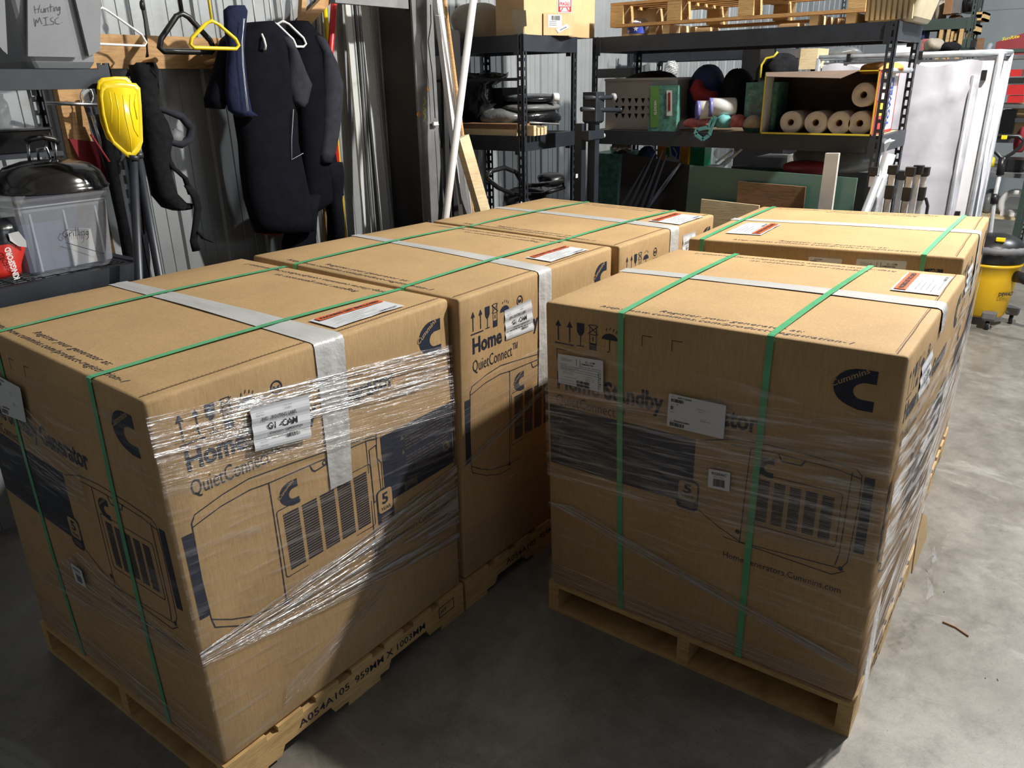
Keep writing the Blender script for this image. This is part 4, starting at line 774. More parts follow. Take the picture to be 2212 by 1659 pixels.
for k, (a, b2, w_, m_) in enumerate((((752, 30), (792, 500), .05, 'sheet_pale'), ((802, 12), (848, 495), .20, 'sheet_pale'), ((770, 20), (806, 490), .018, 'sheet_metal'))):
    p0 = AV(*a, 2.0); p1 = AV(*b2, 1.95-.02*k); d = p1-p0; f = p0+d*(p0.z/(p0.z-p1.z)); mb = MB(); tp = p0-d*.3; mb.bar(tp, f, w_, .008, (1, 0, 0))
    for q in ((-.5, .5) if k != 1 else (-.5, -.16, -.1, .22, .28, .5)): mb.bar(tp+Vector((w_*q, -.008, 0)), f+Vector((w_*q, -.008, 0)), .005, .014, (1, 0, 0))
    o = mb.build('metal_trim', m_); tag(o, ('narrow pale metal trim leaning next to the rear wetsuit', 'widest pale metal sheet leaning next to the steel column', 'thin dull metal trim leaning between the two pale ones')[k], 'metal trim', 'pale trims leaning on the wall')
# steel column and girt
t = thing('steel_column', (2.72, 1.80, 0), 'grey steel building column with orange crayon marks', 'column')
v0 = 1.66; xa = AV(890, 20, v0).x; xb = AV(935, 20, v0).x
mb = MB(); mb.box((xa, v0, 0), (xb, v0+.012, 5)); mb.box((xa, v0+.26, 0), (xb, v0+.272, 5)); mb.build('flange', 'grey_column', t)
mb = MB(); mb.box((xa+.001, v0+.0125, 0), (xa+.009, v0+.2595, 5)); mb.build('web', 'black_and_web_shade', t)  # shade of the recess put into the web's near-black colour
mb = MB(); fn = lambda x, y: Vector((AV(x, y, v0).x, v0-.001, AV(x, y, v0).z))
for cx_, cy_ in ((923, 192), (905, 247)): line(mb, fn, arcp(cx_, cy_, 4, 5, 0, 360, 12), 1.6, 0); line(mb, fn, [(cx_-2, cy_-2), (cx_+2, cy_+2)], 1.5, 0)
strokes(mb, fn, [[(916, 210), (919, 222), (914, 228)], [(913, 232), (920, 236), (913, 243), (919, 250), (915, 262)]], 1.6, 1); mb.build('crayon_mark', ['print_orange', 'print_yellow'], t)
mb = MB(); mb.box((2.16, v0+.02, AV(800, 11, v0).z), (xa-.001, v0+.06, 2.34)); o = mb.build('trim_1', 'grey_column'); struct(o)
mb = MB(); c = AV(940, 268, v0-.02); rbox(mb, (c.x-.022, v0-.03, c.z-.012), (c.x+.022, v0-.012, c.z+.012), .006); mb.tube([c, c+Vector((.03, 0, -.004))], .004); o = mb.build('plug', 'white_plastic'); tag(o, 'small white plug hanging at the edge of the steel column', 'plug')
mb = MB(); mb.tube([AV(x, y, 1.63) for x, y in ((930, 10), (931, 50), (925, 90), (934, 160), (940, 255))], .003, 6); mb.tube([AV(x, y, 1.63) for x, y in ((948, 276), (952, 340), (958, 470), (962, 600))], .003, 6); o = mb.build('power_cord', 'black_plastic'); tag(o, 'thin dark cord running down beside the steel column', 'cord')
def lean(name, a, b2, va, vb, w_, t_, mat, label, cat, ext=.12, group=None, prof=None):
    p0 = AV(*a, va); p1 = AV(*b2, vb); d = p1-p0; f = p0+d*(p0.z/(p0.z-p1.z)); mb = MB()
    if prof == 'tube': mb.tube([p0-d*ext, f], w_/2, 12)
    elif prof == 'gutter': mb.bar(p0-d*ext, f, w_, t_, (1, 0, 0)); mb.bar(p0-d*ext+Vector((w_/2, -.015, 0)), f+Vector((w_/2, -.015, 0)), .004, .03, (1, 0, 0)); mb.bar(p0-d*ext+Vector((-w_/2, -.015, 0)), f+Vector((-w_/2, -.015, 0)), .004, .03, (1, 0, 0))
    else: mb.bar(p0-d*ext, f, w_, t_, (1, 0, 0))
    return tag(mb.build(name, mat), label, cat, group)
lean('gutter_length', (948, 20), (1003, 470), 1.55, 1.38, .078, .006, 'white_plastic', 'white gutter length leaning right of the steel column', 'gutter', prof='gutter')
lean('black_board', (955, 30), (968, 470), 1.72, 1.6, .04, .02, 'black_and_web_shade', 'black board leaning right against the steel column', 'board')
lean('black_board', (980, 110), (990, 470), 1.68, 1.60, .10, .02, 'black_and_web_shade', 'wide black board leaning behind the white gutter', 'board')
lean('wooden_rod', (963, 20), (1000, 300), 1.5, 1.42, .022, .02, 'pine_orange', 'long thin wooden rod leaning behind the crossing pipe', 'rod', prof='tube')
lean('pvc_pipe', (1020, 20), (964, 460), 1.30, 1.22, .040, .02, 'box_white', 'pale pipe leaning left across the gutter in front of the corner rack', 'pipe', prof='tube')
lean('grey_board', (985, 330), (1005, 460), 1.42, 1.36, .05, .02, 'grey_mid', 'weathered grey board leaning behind the short two by four', 'board', ext=.02)
p0 = AV(997, 296, 1.28); p1 = AV(1043, 455, 1.225); d = p1-p0; f = p0+d*(p0.z/(p0.z-p1.z)); mb = MB(); mb.bar(p0, f, .085, .04, (1, 0, 0)); o = mb.build('lumber_offcut', 'pine_pale'); tag(o, 'short pale two by four leaning in front of the corner rack', 'lumber')
mb = MB(); mb.tube([AV(940, 33, 1.44), AV(952, 35, 1.42), AV(958, 30, 1.42), AV(962, 38, 1.43)], .002, 5); o = mb.build('string_tie', 'white_plastic'); tag(o, 'thin white string tied around the leaning gutter', 'string')
# ------------------------------------------------------------------ corner rack and its load
HR = 2.095; L2 = 1.535
r1 = rack('black steel corner rack with two cardboard boxes on top', 3.15, 3.74, 1.24, 1.98, HR, (.95, L2, HR-.003), deck='wire')
mb = MB(); mb.bar((3.16, 1.26, .2), (3.16, 1.94, .8), .03, .004, (0, 0, 1)); mb.build('brace', 'black_paint', r1); mb = MB(); mb.box((3.152, 1.27, 1.845), (3.156, 1.96, 1.862)); mb.build('brace', 'black_paint', r1)
mb = MB(); mb.tube([(3.16, 1.9, 1.20), (3.16, 1.3, .9)], .01, 6); mb.build('brace', 'black_paint', r1)
c = AU(1020, 80, 3.3); mb = MB(); lump(mb, (3.36, c.y, HR), .17, .165, .115, 5, .12, 22, 14); o = mb.build('cloth_sack', 'beige_cloth'); tag(o, 'bulging beige cloth sack on top of the corner rack', 'sack')
fu = lambda u_: (lambda x, y: Vector((u_, AU(x, y, u_).y, AU(x, y, u_).z)))
fv = lambda v_: (lambda x, y: Vector((AV(x, y, v_).x, v_, AV(x, y, v_).z)))
def px_text(mb, fn, txt, x, y, w_, h, m, **k): put_text(mb, lambda a_, b_: fn(x+a_, y-b_), txt, 0, 0, w_, h, m, **k)
bu = 3.20; bv = 1.262; a = AU(1072, 72, bu); xr = AV(1284, 60, bv).x
t = thing('cardboard_box', (3.5, 1.5, HR), 'large box with a FRAGILE sticker and an open flap on the corner rack', 'cardboard box', 'cardboard boxes on the corner rack')
mb = MB(); mb.box((bu, bv, HR), (xr, a.y, HR+.5)); mb.build('box_body', 'kraft_light', t)
mb = MB(); mb.hexa([(bu-.014, bv+.01, HR+.19), (bu-.010, bv+.01, HR+.19), (bu-.010, a.y-.01, HR+.19), (bu-.014, a.y-.01, HR+.19), (bu-.07, bv+.02, HR+.36), (bu-.066, bv+.02, HR+.36), (bu-.066, a.y, HR+.36), (bu-.07, a.y, HR+.36)]); mb.build('open_flap', 'kraft_light', t)
mb = MB(); mb.prism([fu(bu-.004)(*p_) for p_ in ((1112, 74), (1110, 50), (1105, 50), (1108, 20), (1136, 22), (1138, 56), (1130, 58), (1131, 75))], (.003, 0, 0)); mb.build('packing_tape', 'tan_plastic', t)
fn = fv(bv-.002); mb = MB(); rect(mb, fn, 1204, -20, 1236, 28, 0); f2 = fv(bv-.003); rect(mb, f2, 1206, -18, 1234, 26, 1); f3 = fv(bv-.004); rect(mb, f3, 1208, 0, 1232, 14, 0); rect(mb, f3, 1210, 16, 1230, 25, 0); rect(mb, f3, 1210, -14, 1230, -2, 0)
f4 = fv(bv-.005); px_text(mb, f4, 'FRAGILE', 1209, 12, 22, 8, 1, bold=.02)
for s_ in ([(1211, 24), (1216, 17)], [(1229, 24), (1224, 17)], [(1216, -4), (1211, -12)], [(1224, -4), (1229, -12)]): line(mb, f4, s_, 2, 1)
mb.build('fragile_sticker', ['paper', 'red_plastic'], t)
pa, pb_, pc = AV(1174, 70, 1.252), AV(1228, 74, 1.185), AV(1240, 70, 1.225); hb = AV(1228, 29, 1.185).z
t = thing('cardboard_box', (pb_.x, pb_.y+.03, HR), 'small kraft box with white labels in front of the FRAGILE box', 'cardboard box', 'cardboard boxes on the corner rack')
pts = [Vector((q.x, q.y, HR)) for q in (pa, pb_, pc)]; pts.append(pts[0]+pts[2]-pts[1]); up_ = Vector((0, 0, hb-HR)); mb = MB(); mb.hexa([pts[0], pts[1], pts[2], pts[3]]+[q+up_ for q in pts]); mb.build('box_body', 'kraft_light', t)
nx_ = (pts[1]-pts[0]).cross(Vector((0, 0, 1))).normalized(); W_ = (pts[1]-pts[0])
fq = lambda e: (lambda x, y: pts[0]+W_*x+up_*y+nx_*e)
mb = MB(); rect(mb, fq(.001), .17, .35, .72, .92, 0); barcode(mb, fq(.002), .3, .68, .7, .88, 1, 3, 18)
for q in (.62, .54, .46): line(mb, fq(.002), [(.22, q), (.5, q)], .015, 1)
line(mb, fq(.0025), [(.58, .22), (.93, .42)], .2, 0); line(mb, fq(.0032), [(.65, .24), (.9, .39)], .03, 1); mb.build('address_label', ['paper', 'barcode'], t)
mb = MB()
secs = [(AU(x, y, 3.42), (0, w_, 0), (.10, 0, 0)) for x, y, w_ in ((1032, 251, .16), (1030, 235, .17), (1028, 210, .13), (1030, 185, .13), (1040, 168, .17), (1045, 160, .19))]; mb.loft(secs, 22, 0, .9)
for i in range(len(mb.v)): x_, y_, z_ = mb.v[i]; mb.v[i] = (x_+.03*math.sin(y_*60+z_*9), y_+.012*math.sin(z_*50), max(z_, L2)+.01*math.sin(y_*75) if z_ > L2+.02 else L2)
o = mb.build('trash_bag', 'trash_bag'); tag(o, 'glossy black trash bag standing in the corner rack', 'trash bag')
c = AU(1075, 255, 3.35); mb = MB(); lump(mb, (3.40, c.y, L2+.055), .13, .16, .055, 9, .1); o = mb.build('dry_bag', 'grey_bag'); tag(o, 'flat pale grey plastic bag beside the black trash bag', 'bag')
mb = MB(); ya = AU(998, 262, 3.19).y; mb.box((3.165, 1.30, L2), (3.30, ya, L2+.036)); o = mb.build('lumber_board', 'pine_pale'); tag(o, 'pale board, lower of the two on the corner rack shelf', 'board', 'boards on the corner rack'); 
mb = MB(); mb.box((3.170, 1.30, L2+.037), (3.30, ya, L2+.066)); o = mb.build('lumber_board', 'pine_dark'); tag(o, 'dark board, upper of the two on the corner rack shelf', 'board', 'boards on the corner rack')
for k, (px, h_) in enumerate(((1141, .06), (1149, .045), (1157, .045), (1164, .05))):
    x_ = AV(px, 278, 1.24).x; mb = MB(); mb.box((x_-.0135, 1.19, L2+.001), (x_+.0135, 1.60, L2+h_)); o = mb.build('wood_stake', 'pine_pale'); tag(o, ('tallest pale stake end, next to the corner rack post', 'second pale stake end from the corner rack post', 'third pale stake end from the corner rack post', 'outermost pale stake end on the corner rack shelf')[k], 'stake', 'stakes on the corner rack')
mb = MB(); mb.tube([(3.24, 1.26, L2+.075), AV(1208, 268, 1.22)+Vector((0, 0, .0))], .005, 8); o = mb.build('steel_rod', 'galvanised'); tag(o, 'thin steel rod sticking out above the wood stakes', 'rod')
for k, (px0, px1, z_, h_, m_) in enumerate(((1142, 1240, L2+.0, .10, 'trash_bag'), (1140, 1238, L2+.10, .055, 'grey_bag'), (1140, 1244, L2+.157, .05, 'trash_bag'))):
    xa = AV(px0+6, 240, 1.3).x; xb = AV(px1, 240, 1.3).x; mb = MB(); cxx = max((xa+xb)/2, 3.47); hw = .22
    lump(mb, (cxx, 1.47, z_+h_*.45), hw, .17, h_*.62, 20+k, .05, 24, 10)
    if k == 0: 
        mb.v = [(a_, b_, c_+.0) for a_, b_, c_ in mb.v]
    o = mb.build('folded_tarp', m_); tag(o, ('dark folded tarp at the bottom of the stack in the corner rack', 'grey folded tarp in the middle of the stack in the corner rack', 'black folded tarp on top of the stack in the corner rack')[k], 'tarp', 'folded tarps in the corner rack')
mb = MB(); c = AV(1203, 210, 1.28); mb.lathe((c.x, 1.29, c.z), [(.001, -.02), (.022, -.02), (.026, -.014), (.026, .014), (.022, .02), (.001, .02)], 18, (.8, -.6, 0)); o = mb.build('tape_roll', 'white_plastic'); tag(o, 'small white roll resting on the folded tarps', 'roll')
mb = MB(); mb.box((3.45, 1.62, L2), (3.72, 1.95, L2+.27)); o = mb.build('storage_case', 'black_plastic'); tag(o, 'tall dark case at the back of the corner rack behind the tarps', 'case')
t = thing('mechanic_creeper', (3.4, 1.4, .955), 'black plastic creeper with curved rims on the low shelf of the corner rack', 'creeper')
mb = MB(); P = [AV(x, y, 1.32) for x, y in ((1052, 378), (1060, 370), (1090, 362), (1115, 372), (1130, 400), (1160, 400), (1215, 392), (1218, 405), (1170, 420), (1110, 420), (1075, 405), (1052, 385))]; mb.tube(P, .014, 8, closed=True); mb.build('rim', 'black_plastic', t)
mb = MB(); lump(mb, (3.40, 1.42, 1.03), .20, .12, .10, 31, .12); mb.build('seat_pan', 'black_plastic', t)
mb = MB(); lump(mb, AV(1190, 388, 1.5), .10, .10, .05, 33, .08, flat=False); mb.build('head_rest', 'black_plastic', t); mb = MB(); lump(mb, AV(1180, 397, 1.4), .05, .05, .012, 34, .08, flat=False); mb.build('sticker', 'paper', t)
c = AV(1105, 430, 1.3); mb = MB(); lump(mb, (c.x, 1.28, .99), .09, .06, .07, 36, .2); o = mb.build('foil_bag', 'trash_bag'); tag(o, 'shiny crumpled dark bag at the foot of the corner rack', 'bag')
# ------------------------------------------------------------------ squat stand between the racks
t = thing('weight_stand', (3.45, 1.0, 0), 'black steel weight stand with capped pegs between the two racks', 'weight stand')
for px, v_ in ((1252, .99), (1280, .93)):
    c = AV(px, 420, v_); mb = MB(); mb.box((c.x-.025, v_-.025, .0), (c.x+.025, v_+.025, 1.77 if px > 1260 else 1.60)); mb.build('upright', 'black_paint', t)
ux = AV(1280, 420, .93).x
mb = MB(); rbox(mb, (ux-.05, .885, 1.60), (ux+.05, .985, 1.775), .012); rbox(mb, (ux-.10, .90, 1.50), (ux+.08, .96, 1.56), .01); mb.build('bracket', 'black_paint', t)
for (x0_, y0_, x1_, y1_), cap in (((1262, 212, 1322, 210), 1), ((1256, 236, 1336, 238), 0)):
    mb = MB(); p_, q_ = AV(x0_, y0_, .93), AV(x1_, y1_, .86); mb.tube([p_, q_], .014, 12); pg = mb.build('peg', 'black_paint', t); mb = MB(); mb.tube([q_, q_+(q_-p_).normalized()*.02], .022 if cap else .019, 14); mb.build('end_cap', 'basket_grey' if cap else 'black_plastic', pg)
mb = MB(); mb.box((3.15, .9, 0), (3.75, .96, .06)); mb.box((ux-.03, .62, 0), (ux+.03, 1.15, .06)); mb.build('foot', 'black_paint', t)
mb = MB(); c = AV(1247, 380, .96); mb.box((c.x-.012, .963, c.z-.012), (c.x+.012, .964, c.z+.012)); mb.build('sticker', 'paper', t)
# ------------------------------------------------------------------ long rack
r2 = rack('long black steel rack at the back holding the laundry basket and towel rolls', 3.86, 4.46, -.60, 1.20, HR, (.42, L2, HR-.003), deck='kraft_light')
mb = MB(); mb.tube([(3.88, 1.18, .5), (3.88, .55, 1.35)], .012, 6); mb.build('brace', 'black_paint', r2); mb = MB(); mb.tube([(3.9, -.585, 1.86), (4.43, -.585, 1.86)], .014, 8); mb.build('end_rail', 'galvanised', r2)
mb = MB(); c = AU(1303, 293, 3.855); mb.lathe((3.852, c.y, c.z), [(.001, 0), (.017, 0), (.017, .003)], 20, 'x'); mb.build('round_sticker', 'paper', r2)
U2 = 3.90
# laundry basket, its holes cut through the front wall
v0_, v1_, z0_, z1_ = bbu(1300, 170, 1458, 272, U2)
t = thing('laundry_basket', (U2+.2, (v0_+v1_)/2, L2), 'grey plastic laundry basket with rows of heart shaped holes', 'laundry basket')
def holed(mb, p00, du, dz, W_, H_, holes, depth):      # panel of strips around little holes
    cols, rows, x0_, x1_, y0_, y1_ = holes; q = lambda x, y: p00+du*x+dz*y
    def rc(a, b_, c_, d_): mb.prism([q(a, c_), q(b_, c_), q(b_, d_), q(a, d_)], depth)
    rc(0, W_, 0, y0_); rc(0, W_, y1_, H_); rc(0, x0_, y0_, y1_); rc(x1_, W_, y0_, y1_); cw = (x1_-x0_)/cols; rh = (y1_-y0_)/rows
    for i in range(cols):
        for j in range(rows):
            a, b_ = x0_+i*cw, x0_+(i+1)*cw; c_, d_ = y0_+j*rh, y0_+(j+1)*rh; m_ = (a+b_)/2
            out = [(a, c_), (b_, c_), (b_, d_), (a, d_)]; inn = [(m_-cw*.05, c_+rh*.14), (m_+cw*.05, c_+rh*.14), (m_+cw*.30, d_-rh*.25), (m_-cw*.30, d_-rh*.25)]
            for k in range(4): l_ = (k+1) % 4; mb.prism([q(*out[k]), q(*out[l_]), q(*inn[l_]), q(*inn[k])], depth)
W_ = v1_-v0_; H_ = z1_-L2-.004
mb = MB(); holed(mb, Vector((U2+.03, v1_-.015, L2+.004)), Vector((-.0, -1, 0)), Vector((-.06, 0, 1)).normalized(), W_*.98, H_*.97, (9, 3, .06, W_*.94, H_*.2, H_*.66), Vector((.004, 0, 0)))
mb.box((U2+.03, v0_+.012, L2+.004), (U2+.38, v0_+.016, L2+H_)); mb.box((U2+.03, v1_-.016, L2+.004), (U2+.38, v1_-.012, L2+H_)); mb.box((U2+.376, v0_+.012, L2+.004), (U2+.38, v1_-.012, L2+H_)); mb.box((U2+.03, v0_+.014, L2+.002), (U2+.38, v1_-.014, L2+.008)); mb.build('basket_body', 'basket_grey', t)
mb = MB(); mb.tube([(x, y, L2+H_) for x, y in rrect(U2+.005, v0_, U2+.39, v1_, .05)], .009, 8, closed=True); mb.build('rim', 'basket_grey', t)
mb = MB(); lump(mb, (U2+.2, (v0_+v1_)/2, L2+.16), .15, W_*.40, .11, 41, .12); o = mb.build('dark_laundry', 'black_cloth'); tag(o, 'dark clothes heaped inside the grey laundry basket', 'clothes')
# green box
v0_, v1_, z0_, z1_ = bbu(1405, 185, 1432, 275, U2-.01); vr = AU(1466, 230, U2-.01).y
t = thing('game_box', (U2+.05, (v0_+v1_)/2, L2), 'flat green and teal game box standing in front of the laundry basket', 'game box')
mb = MB(); mb.box((U2-.03, vr, L2), (U2+.02, v1_, z1_)); mb.build('box_body', 'teal_print', t)
mb = MB(); fn = fu(U2-.0315); rect(mb, fn, 1405, 275, 1424, 187, 0); f2 = fu(U2-.0325); put_text(mb, lambda a_, b_: f2(1418-b_*1.0, 248-a_), 'SLOOSH', 0, 0, 30, 5.5, 1, bold=.02); rect(mb, f2, 1440, 195, 1452, 250, 1); rect(mb, fu(U2-.0335), 1443, 200, 1448, 240, 2); mb.build('printed_spine', ['green_print', 'paper', 'red_cloth'], t)
mb = MB(); c = AU(1455, 182, U2+.2); lump(mb, c, .05, .05, .02, 2, .1, flat=False); o = mb.build('wood_block', 'pine_pale'); tag(o, 'pale wood scrap on the rim of the laundry basket', 'block')
def lump_at(name, pl, pt, pr, pb, u, depth, mat, label, cat, seed, amp=.1, base=True, group=None):
    v0_, v1_, z0_, z1_ = bbu(pl, pt, pr, pb, u); mb = MB(); rz = (z1_-z0_)/(1.72 if base else 2)
    lump(mb, (u+depth/2, (v0_+v1_)/2, z0_ if base else (z0_+z1_)/2), depth/2, (v1_-v0_)/2, rz, seed, amp, 24, 14, flat=base); o = mb.build(name, mat); return tag(o, label, cat, group)
lump_at('duffel_bag', 1470, 140, 1548, 262, U2+.16, .26, 'blue_cloth', 'round blue duffel bag to the right of the green game box', 'duffel bag', 51, .05)
lump_at('dark_jacket', 1540, 150, 1612, 262, U2+.14, .24, 'black_cloth', 'dark bundled jacket between the blue duffel and the towel pack', 'jacket', 52, .09)
mb = MB(); mb.tube([AU(x, y, U2+.10) for x, y in ((1508, 172), (1505, 190), (1512, 205), (1530, 212), (1548, 208))], [.02, .045, .05, .045, .03], 12); o = mb.build('red_scarf', 'red_cloth'); tag(o, 'dull red cloth curled on the blue duffel bag', 'scarf')
for k, (px, py) in enumerate(((1503, 238), (1530, 232))):
    c = AU(px, py, U2-.02); d = Vector((.55, -.83, 0)).normalized(); t = thing('wrapped_roll', (c.x, c.y, L2), ('left purple ended roll in clear film', 'right purple ended roll in clear film')[k], 'roll', 'purple ended rolls on the long rack')
    mb = MB(); mb.lathe(c, [(.001, 0), (.010, 0), (.011, .002), (.052, .002), (.054, .006), (.054, .02)], 24, d); mb.build('end_disc', 'purple_plastic', t)
    mb = MB(); mb.lathe(c+d*.02, [(.0535, 0), (.0535, .13), (.05, .14), (.001, .14)], 24, d); mb.build('paper_sleeve', 'white_plastic', t)
lump_at('patterned_cloth', 1468, 255, 1545, 276, U2-.03, .1, 'pink_print', 'flat patterned cloth below the purple rolls', 'cloth', 54, .08)
lump_at('teal_pouch', 1538, 248, 1575, 277, U2-.04, .1, 'teal_cloth', 'crumpled teal pouch under the right purple roll', 'pouch', 55, .12)
lump_at('pink_pouch', 1568, 248, 1604, 275, U2-.02, .1, 'pink_print', 'pink patterned pouch right of the teal one', 'pouch', 56, .12)
mb = MB(); P = [AU(x, y, U2-.065) for x, y in ((1540, 255), (1530, 275), (1505, 280), (1502, 290), (1518, 302), (1532, 292), (1538, 272), (1545, 252))]; 
for a_, b_ in zip(P, P[1:]): mb.bar(a_, b_, .003, .022, (1, 0, 0))
o = mb.build('teal_strap', 'teal_cloth'); tag(o, 'looped teal strap hanging over the middle beam of the long rack', 'strap')
v0_, v1_, z0_, z1_ = bbu(1606, 178, 1662, 274, U2+.05); t = thing('towel_pack', (U2+.12, (v0_+v1_)/2, L2), 'dark green shop towel pack behind the torn towel carton', 'towel pack')
mb = MB(); rbox(mb, (U2+.05, v0_-.04, L2), (U2+.25, v1_, z1_), .02); mb.build('wrapper', 'teal_print', t)
mb = MB(); fn = fu(U2+.048); px_text(mb, fn, 'TOOL', 1617, 200, 16, 5, 0); px_text(mb, fn, 'BOX', 1617, 207, 14, 5, 0); px_text(mb, fn, 'BLUE', 1634, 224, 24, 7, 1, bold=.02); px_text(mb, fn, 'SHOP', 1617, 236, 40, 10, 1, bold=.03); px_text(mb, fn, 'TOWELS', 1613, 249, 46, 10, 1, bold=.03); mb.build('lettering', ['basket_grey', 'grey_mid'], t)
lump_at('brown_rag', 1600, 250, 1645, 277, U2-.02, .1, 'beige_cloth', 'dull brown rag at the foot of the towel pack', 'rag', 58, .12)
# open carton with towel rolls
v1_ = AU(1643, 285, 3.84).y; v0_ = -.552; zt_ = AU(1660, 158, 3.84).z; x0_, x1_ = 3.835, 4.30
t = thing('open_carton', (4.05, (v0_+v1_)/2, L2), 'open white and red carton on its side full of shop towel rolls', 'carton')
mb = MB(); d_ = .004
mb.box((x0_, v0_, L2), (x1_, v1_, L2+d_)); mb.box((x0_, v0_, zt_), (x1_, v1_, zt_+d_)); mb.box((x1_-d_, v0_, L2), (x1_, v1_, zt_)); mb.box((x0_, v1_-d_, L2+d_), (x1_, v1_, zt_)); mb.build('carton_wall', 'box_inside', t)
mb = MB(); mb.box((x0_, v0_, L2+d_), (x1_, v0_+d_, zt_)); e1 = mb.build('printed_end', 'red_plastic', t)
mb = MB(); mb.box((x0_+.12, v1_-.0055, L2+d_+.001), (x1_-.02, v1_-.0045, zt_-.001)); mb.box((x0_, v1_-.0062, L2+d_+.001), (x0_+.13, v1_-.0047, zt_-.001), 1); mb.build('left_lining', ['box_inside', 'box_white'], t)
mb = MB(); a_, b_ = L2-.0, zt_+.004
for p_, q_ in (((x0_-.004, v0_, a_-.0), (x0_, v1_, a_+.009)), ((x0_-.004, v1_-.006, a_), (x0_, v1_+.001, b_)), ((x0_-.004, v0_, b_-.006), (x0_, v1_, b_)), ((x0_-.004, v0_, a_), (x0_, v0_+.006, b_))): mb.box(p_, q_)
mb.build('yellow_edge', 'print_yellow', t)
mb = MB(); mb.hexa([(x0_-.0, v0_+.1, zt_+.003), (x0_, v1_-.0, zt_+.003), (x0_-.002, v1_, zt_+.005), (x0_-.002, v0_+.1, zt_+.005), (x0_-.13, v0_+.16, zt_-.035), (x0_-.13, v1_-.05, zt_-.02), (x0_-.13, v1_-.05, zt_-.017), (x0_-.13, v0_+.16, zt_-.032)]); mb.build('top_flap', 'box_inside', t)
mb = MB(); xs_ = [x0_+.02, x1_-.03]; fn = lambda x, y: Vector((x0_+x*(x1_-x0_), v0_-.001, L2+y*(zt_-L2))); rect(mb, fn, .05, .55, .95, .97, 0); rect(mb, fn, .55, .05, .95, .55, 0); rect(mb, lambda x, y: fn(x, y)+Vector((0, -.001, 0)), .05, .30, .6, .52, 1)
put_text(mb, lambda x, y: fn(.74-y, .1+x)+Vector((0, -.002, 0)), 'TOWELS', 0, 0, .8, .12, 2, bold=.03); mb.build('printed_panel', ['box_white', 'print_yellow', 'print_blue'], t)
ro = None; cz = L2+.058
for k, (px, up) in enumerate(((1708, 0), (1762, 0), (1813, 0), (1868, 0), (1868, 1))):
    c = AU(px, 258, 3.87); cy = max(c.y, v0_+.075); c = Vector((3.875, cy, cz+.004+.132*up-(.012 if not up else 0)+.012)); 
    t = thing('towel_roll', (c.x, c.y, c.z-.058), ('leftmost paper roll in the open carton', 'second paper roll from the left in the open carton', 'third paper roll from the left in the open carton', 'rightmost paper roll on the floor of the open carton', 'paper roll lying on top of another in the open carton')[k], 'paper roll', 'shop towel rolls in the open carton')
    mb = MB(); n = 28; rr_ = .062; d0 = [rr_*(1+.02*math.sin(3*i*2*math.pi/n+k)) for i in range(n)]; rings = []
    for r_, x_ in ((.018, .25), (.018, .0), (.058, 0), (.062, .004), (.062, .25), (.018, .25)): rings.append([Vector((c.x+x_, c.y+math.cos(2*math.pi*i/n)*r_*d0[i]/rr_, c.z+math.sin(2*math.pi*i/n)*r_*d0[i]/rr_)) for i in range(n)])
    mb.smooth = True; mb.ring(rings, False); mb.smooth = False; mb.build('paper', 'towel_paper', t)
    mb = MB(); mb.lathe((c.x+.003, c.y, c.z), [(.0185, 0), (.0165, .0), (.0165, .24), (.0185, .24)], 18, 'x', caps=False); mb.build('core_tube', 'kraft_brown', t)
lump_at('work_gloves', 1842, 134, 1938, 160, 3.95, .3, 'orange_cloth', 'crumpled orange work gloves on top of the open carton', 'gloves', 61, .14)
# ------------------------------------------------------------------ on top of the long rack: a small pallet, bin, ball
zt_ = HR; v0_ = -.42; v1_ = AU(1318, 50, 3.90).y
t = thing('pallet', (4.2, (v0_+v1_)/2, zt_+.05), 'rough pallet lying across the top of the long rack', 'pallet')
zz = zt_+.052; X0, X1 = 3.90, 4.62
for i, y_ in enumerate((v1_-.09, v1_-.48, v1_-.92, v0_+.0)):
    for xa_ in (X0, X1-.14): mb = MB(); mb.box((xa_, y_, zz+.018), (xa_+.14, y_+.09, zz+.105)); mb.build('block', 'pine', t)
    mb = MB(); mb.box((X0, y_, zz+.106), (X1, y_+.09, zz+.122)); mb.build('cross_board', 'pine', t)
for x_ in (X0, X1-.10): mb = MB(); mb.box((x_, v0_, zz), (x_+.09, v1_, zz+.017)); mb.build('bottom_board', 'pine_orange', t)
for i in range(6): mb = MB(); x_ = X0+i*.125; mb.box((x_, v0_, zz+.1235), (x_+.09, v1_, zz+.139)); mb.build('top_board', 'pine_orange', t)
for k, y_ in enumerate((v1_-.40, v0_+.05, v0_+.24)):
    mb = MB(); mb.box((3.92, y_, zt_), (4.55, y_+.045, zz-.001)); o = mb.build('wood_spacer', 'pine_pale'); tag(o, ('pale spacer block under the left part of the rack-top pallet', 'pale spacer at the right end under the rack-top pallet', 'pale stamped spacer second from the right under the rack-top pallet')[k], 'spacer', 'spacers under the rack-top pallet')
c = AU(1371, 52, 4.05); mb = MB(); mb.lathe((4.10, c.y, zt_+.001), [(.02, 0), (.05, .004), (.068, .02), (.072, .05), (.068, .08), (.05, .10), (.03, .108)], 24)
t = mb.build('patterned_tin', 'paper'); tag(t, 'blue and white star patterned tin under the rack-top pallet', 'tin')
ORG[t.name] = Vector(t.location); mb = MB()
def star(cy_, cz_, r_):
    P = []
    for i in range(10): a_ = math.pi/2+i*math.pi/5; q_ = r_ if i % 2 == 0 else r_*.42; P.append((cy_+q_*math.cos(a_), cz_+q_*math.sin(a_)))
    return P
fb = lambda y, z, e=.0: Vector((4.10-math.sqrt(max(.0731**2-y*y, 1e-5))-e, c.y+y, z))
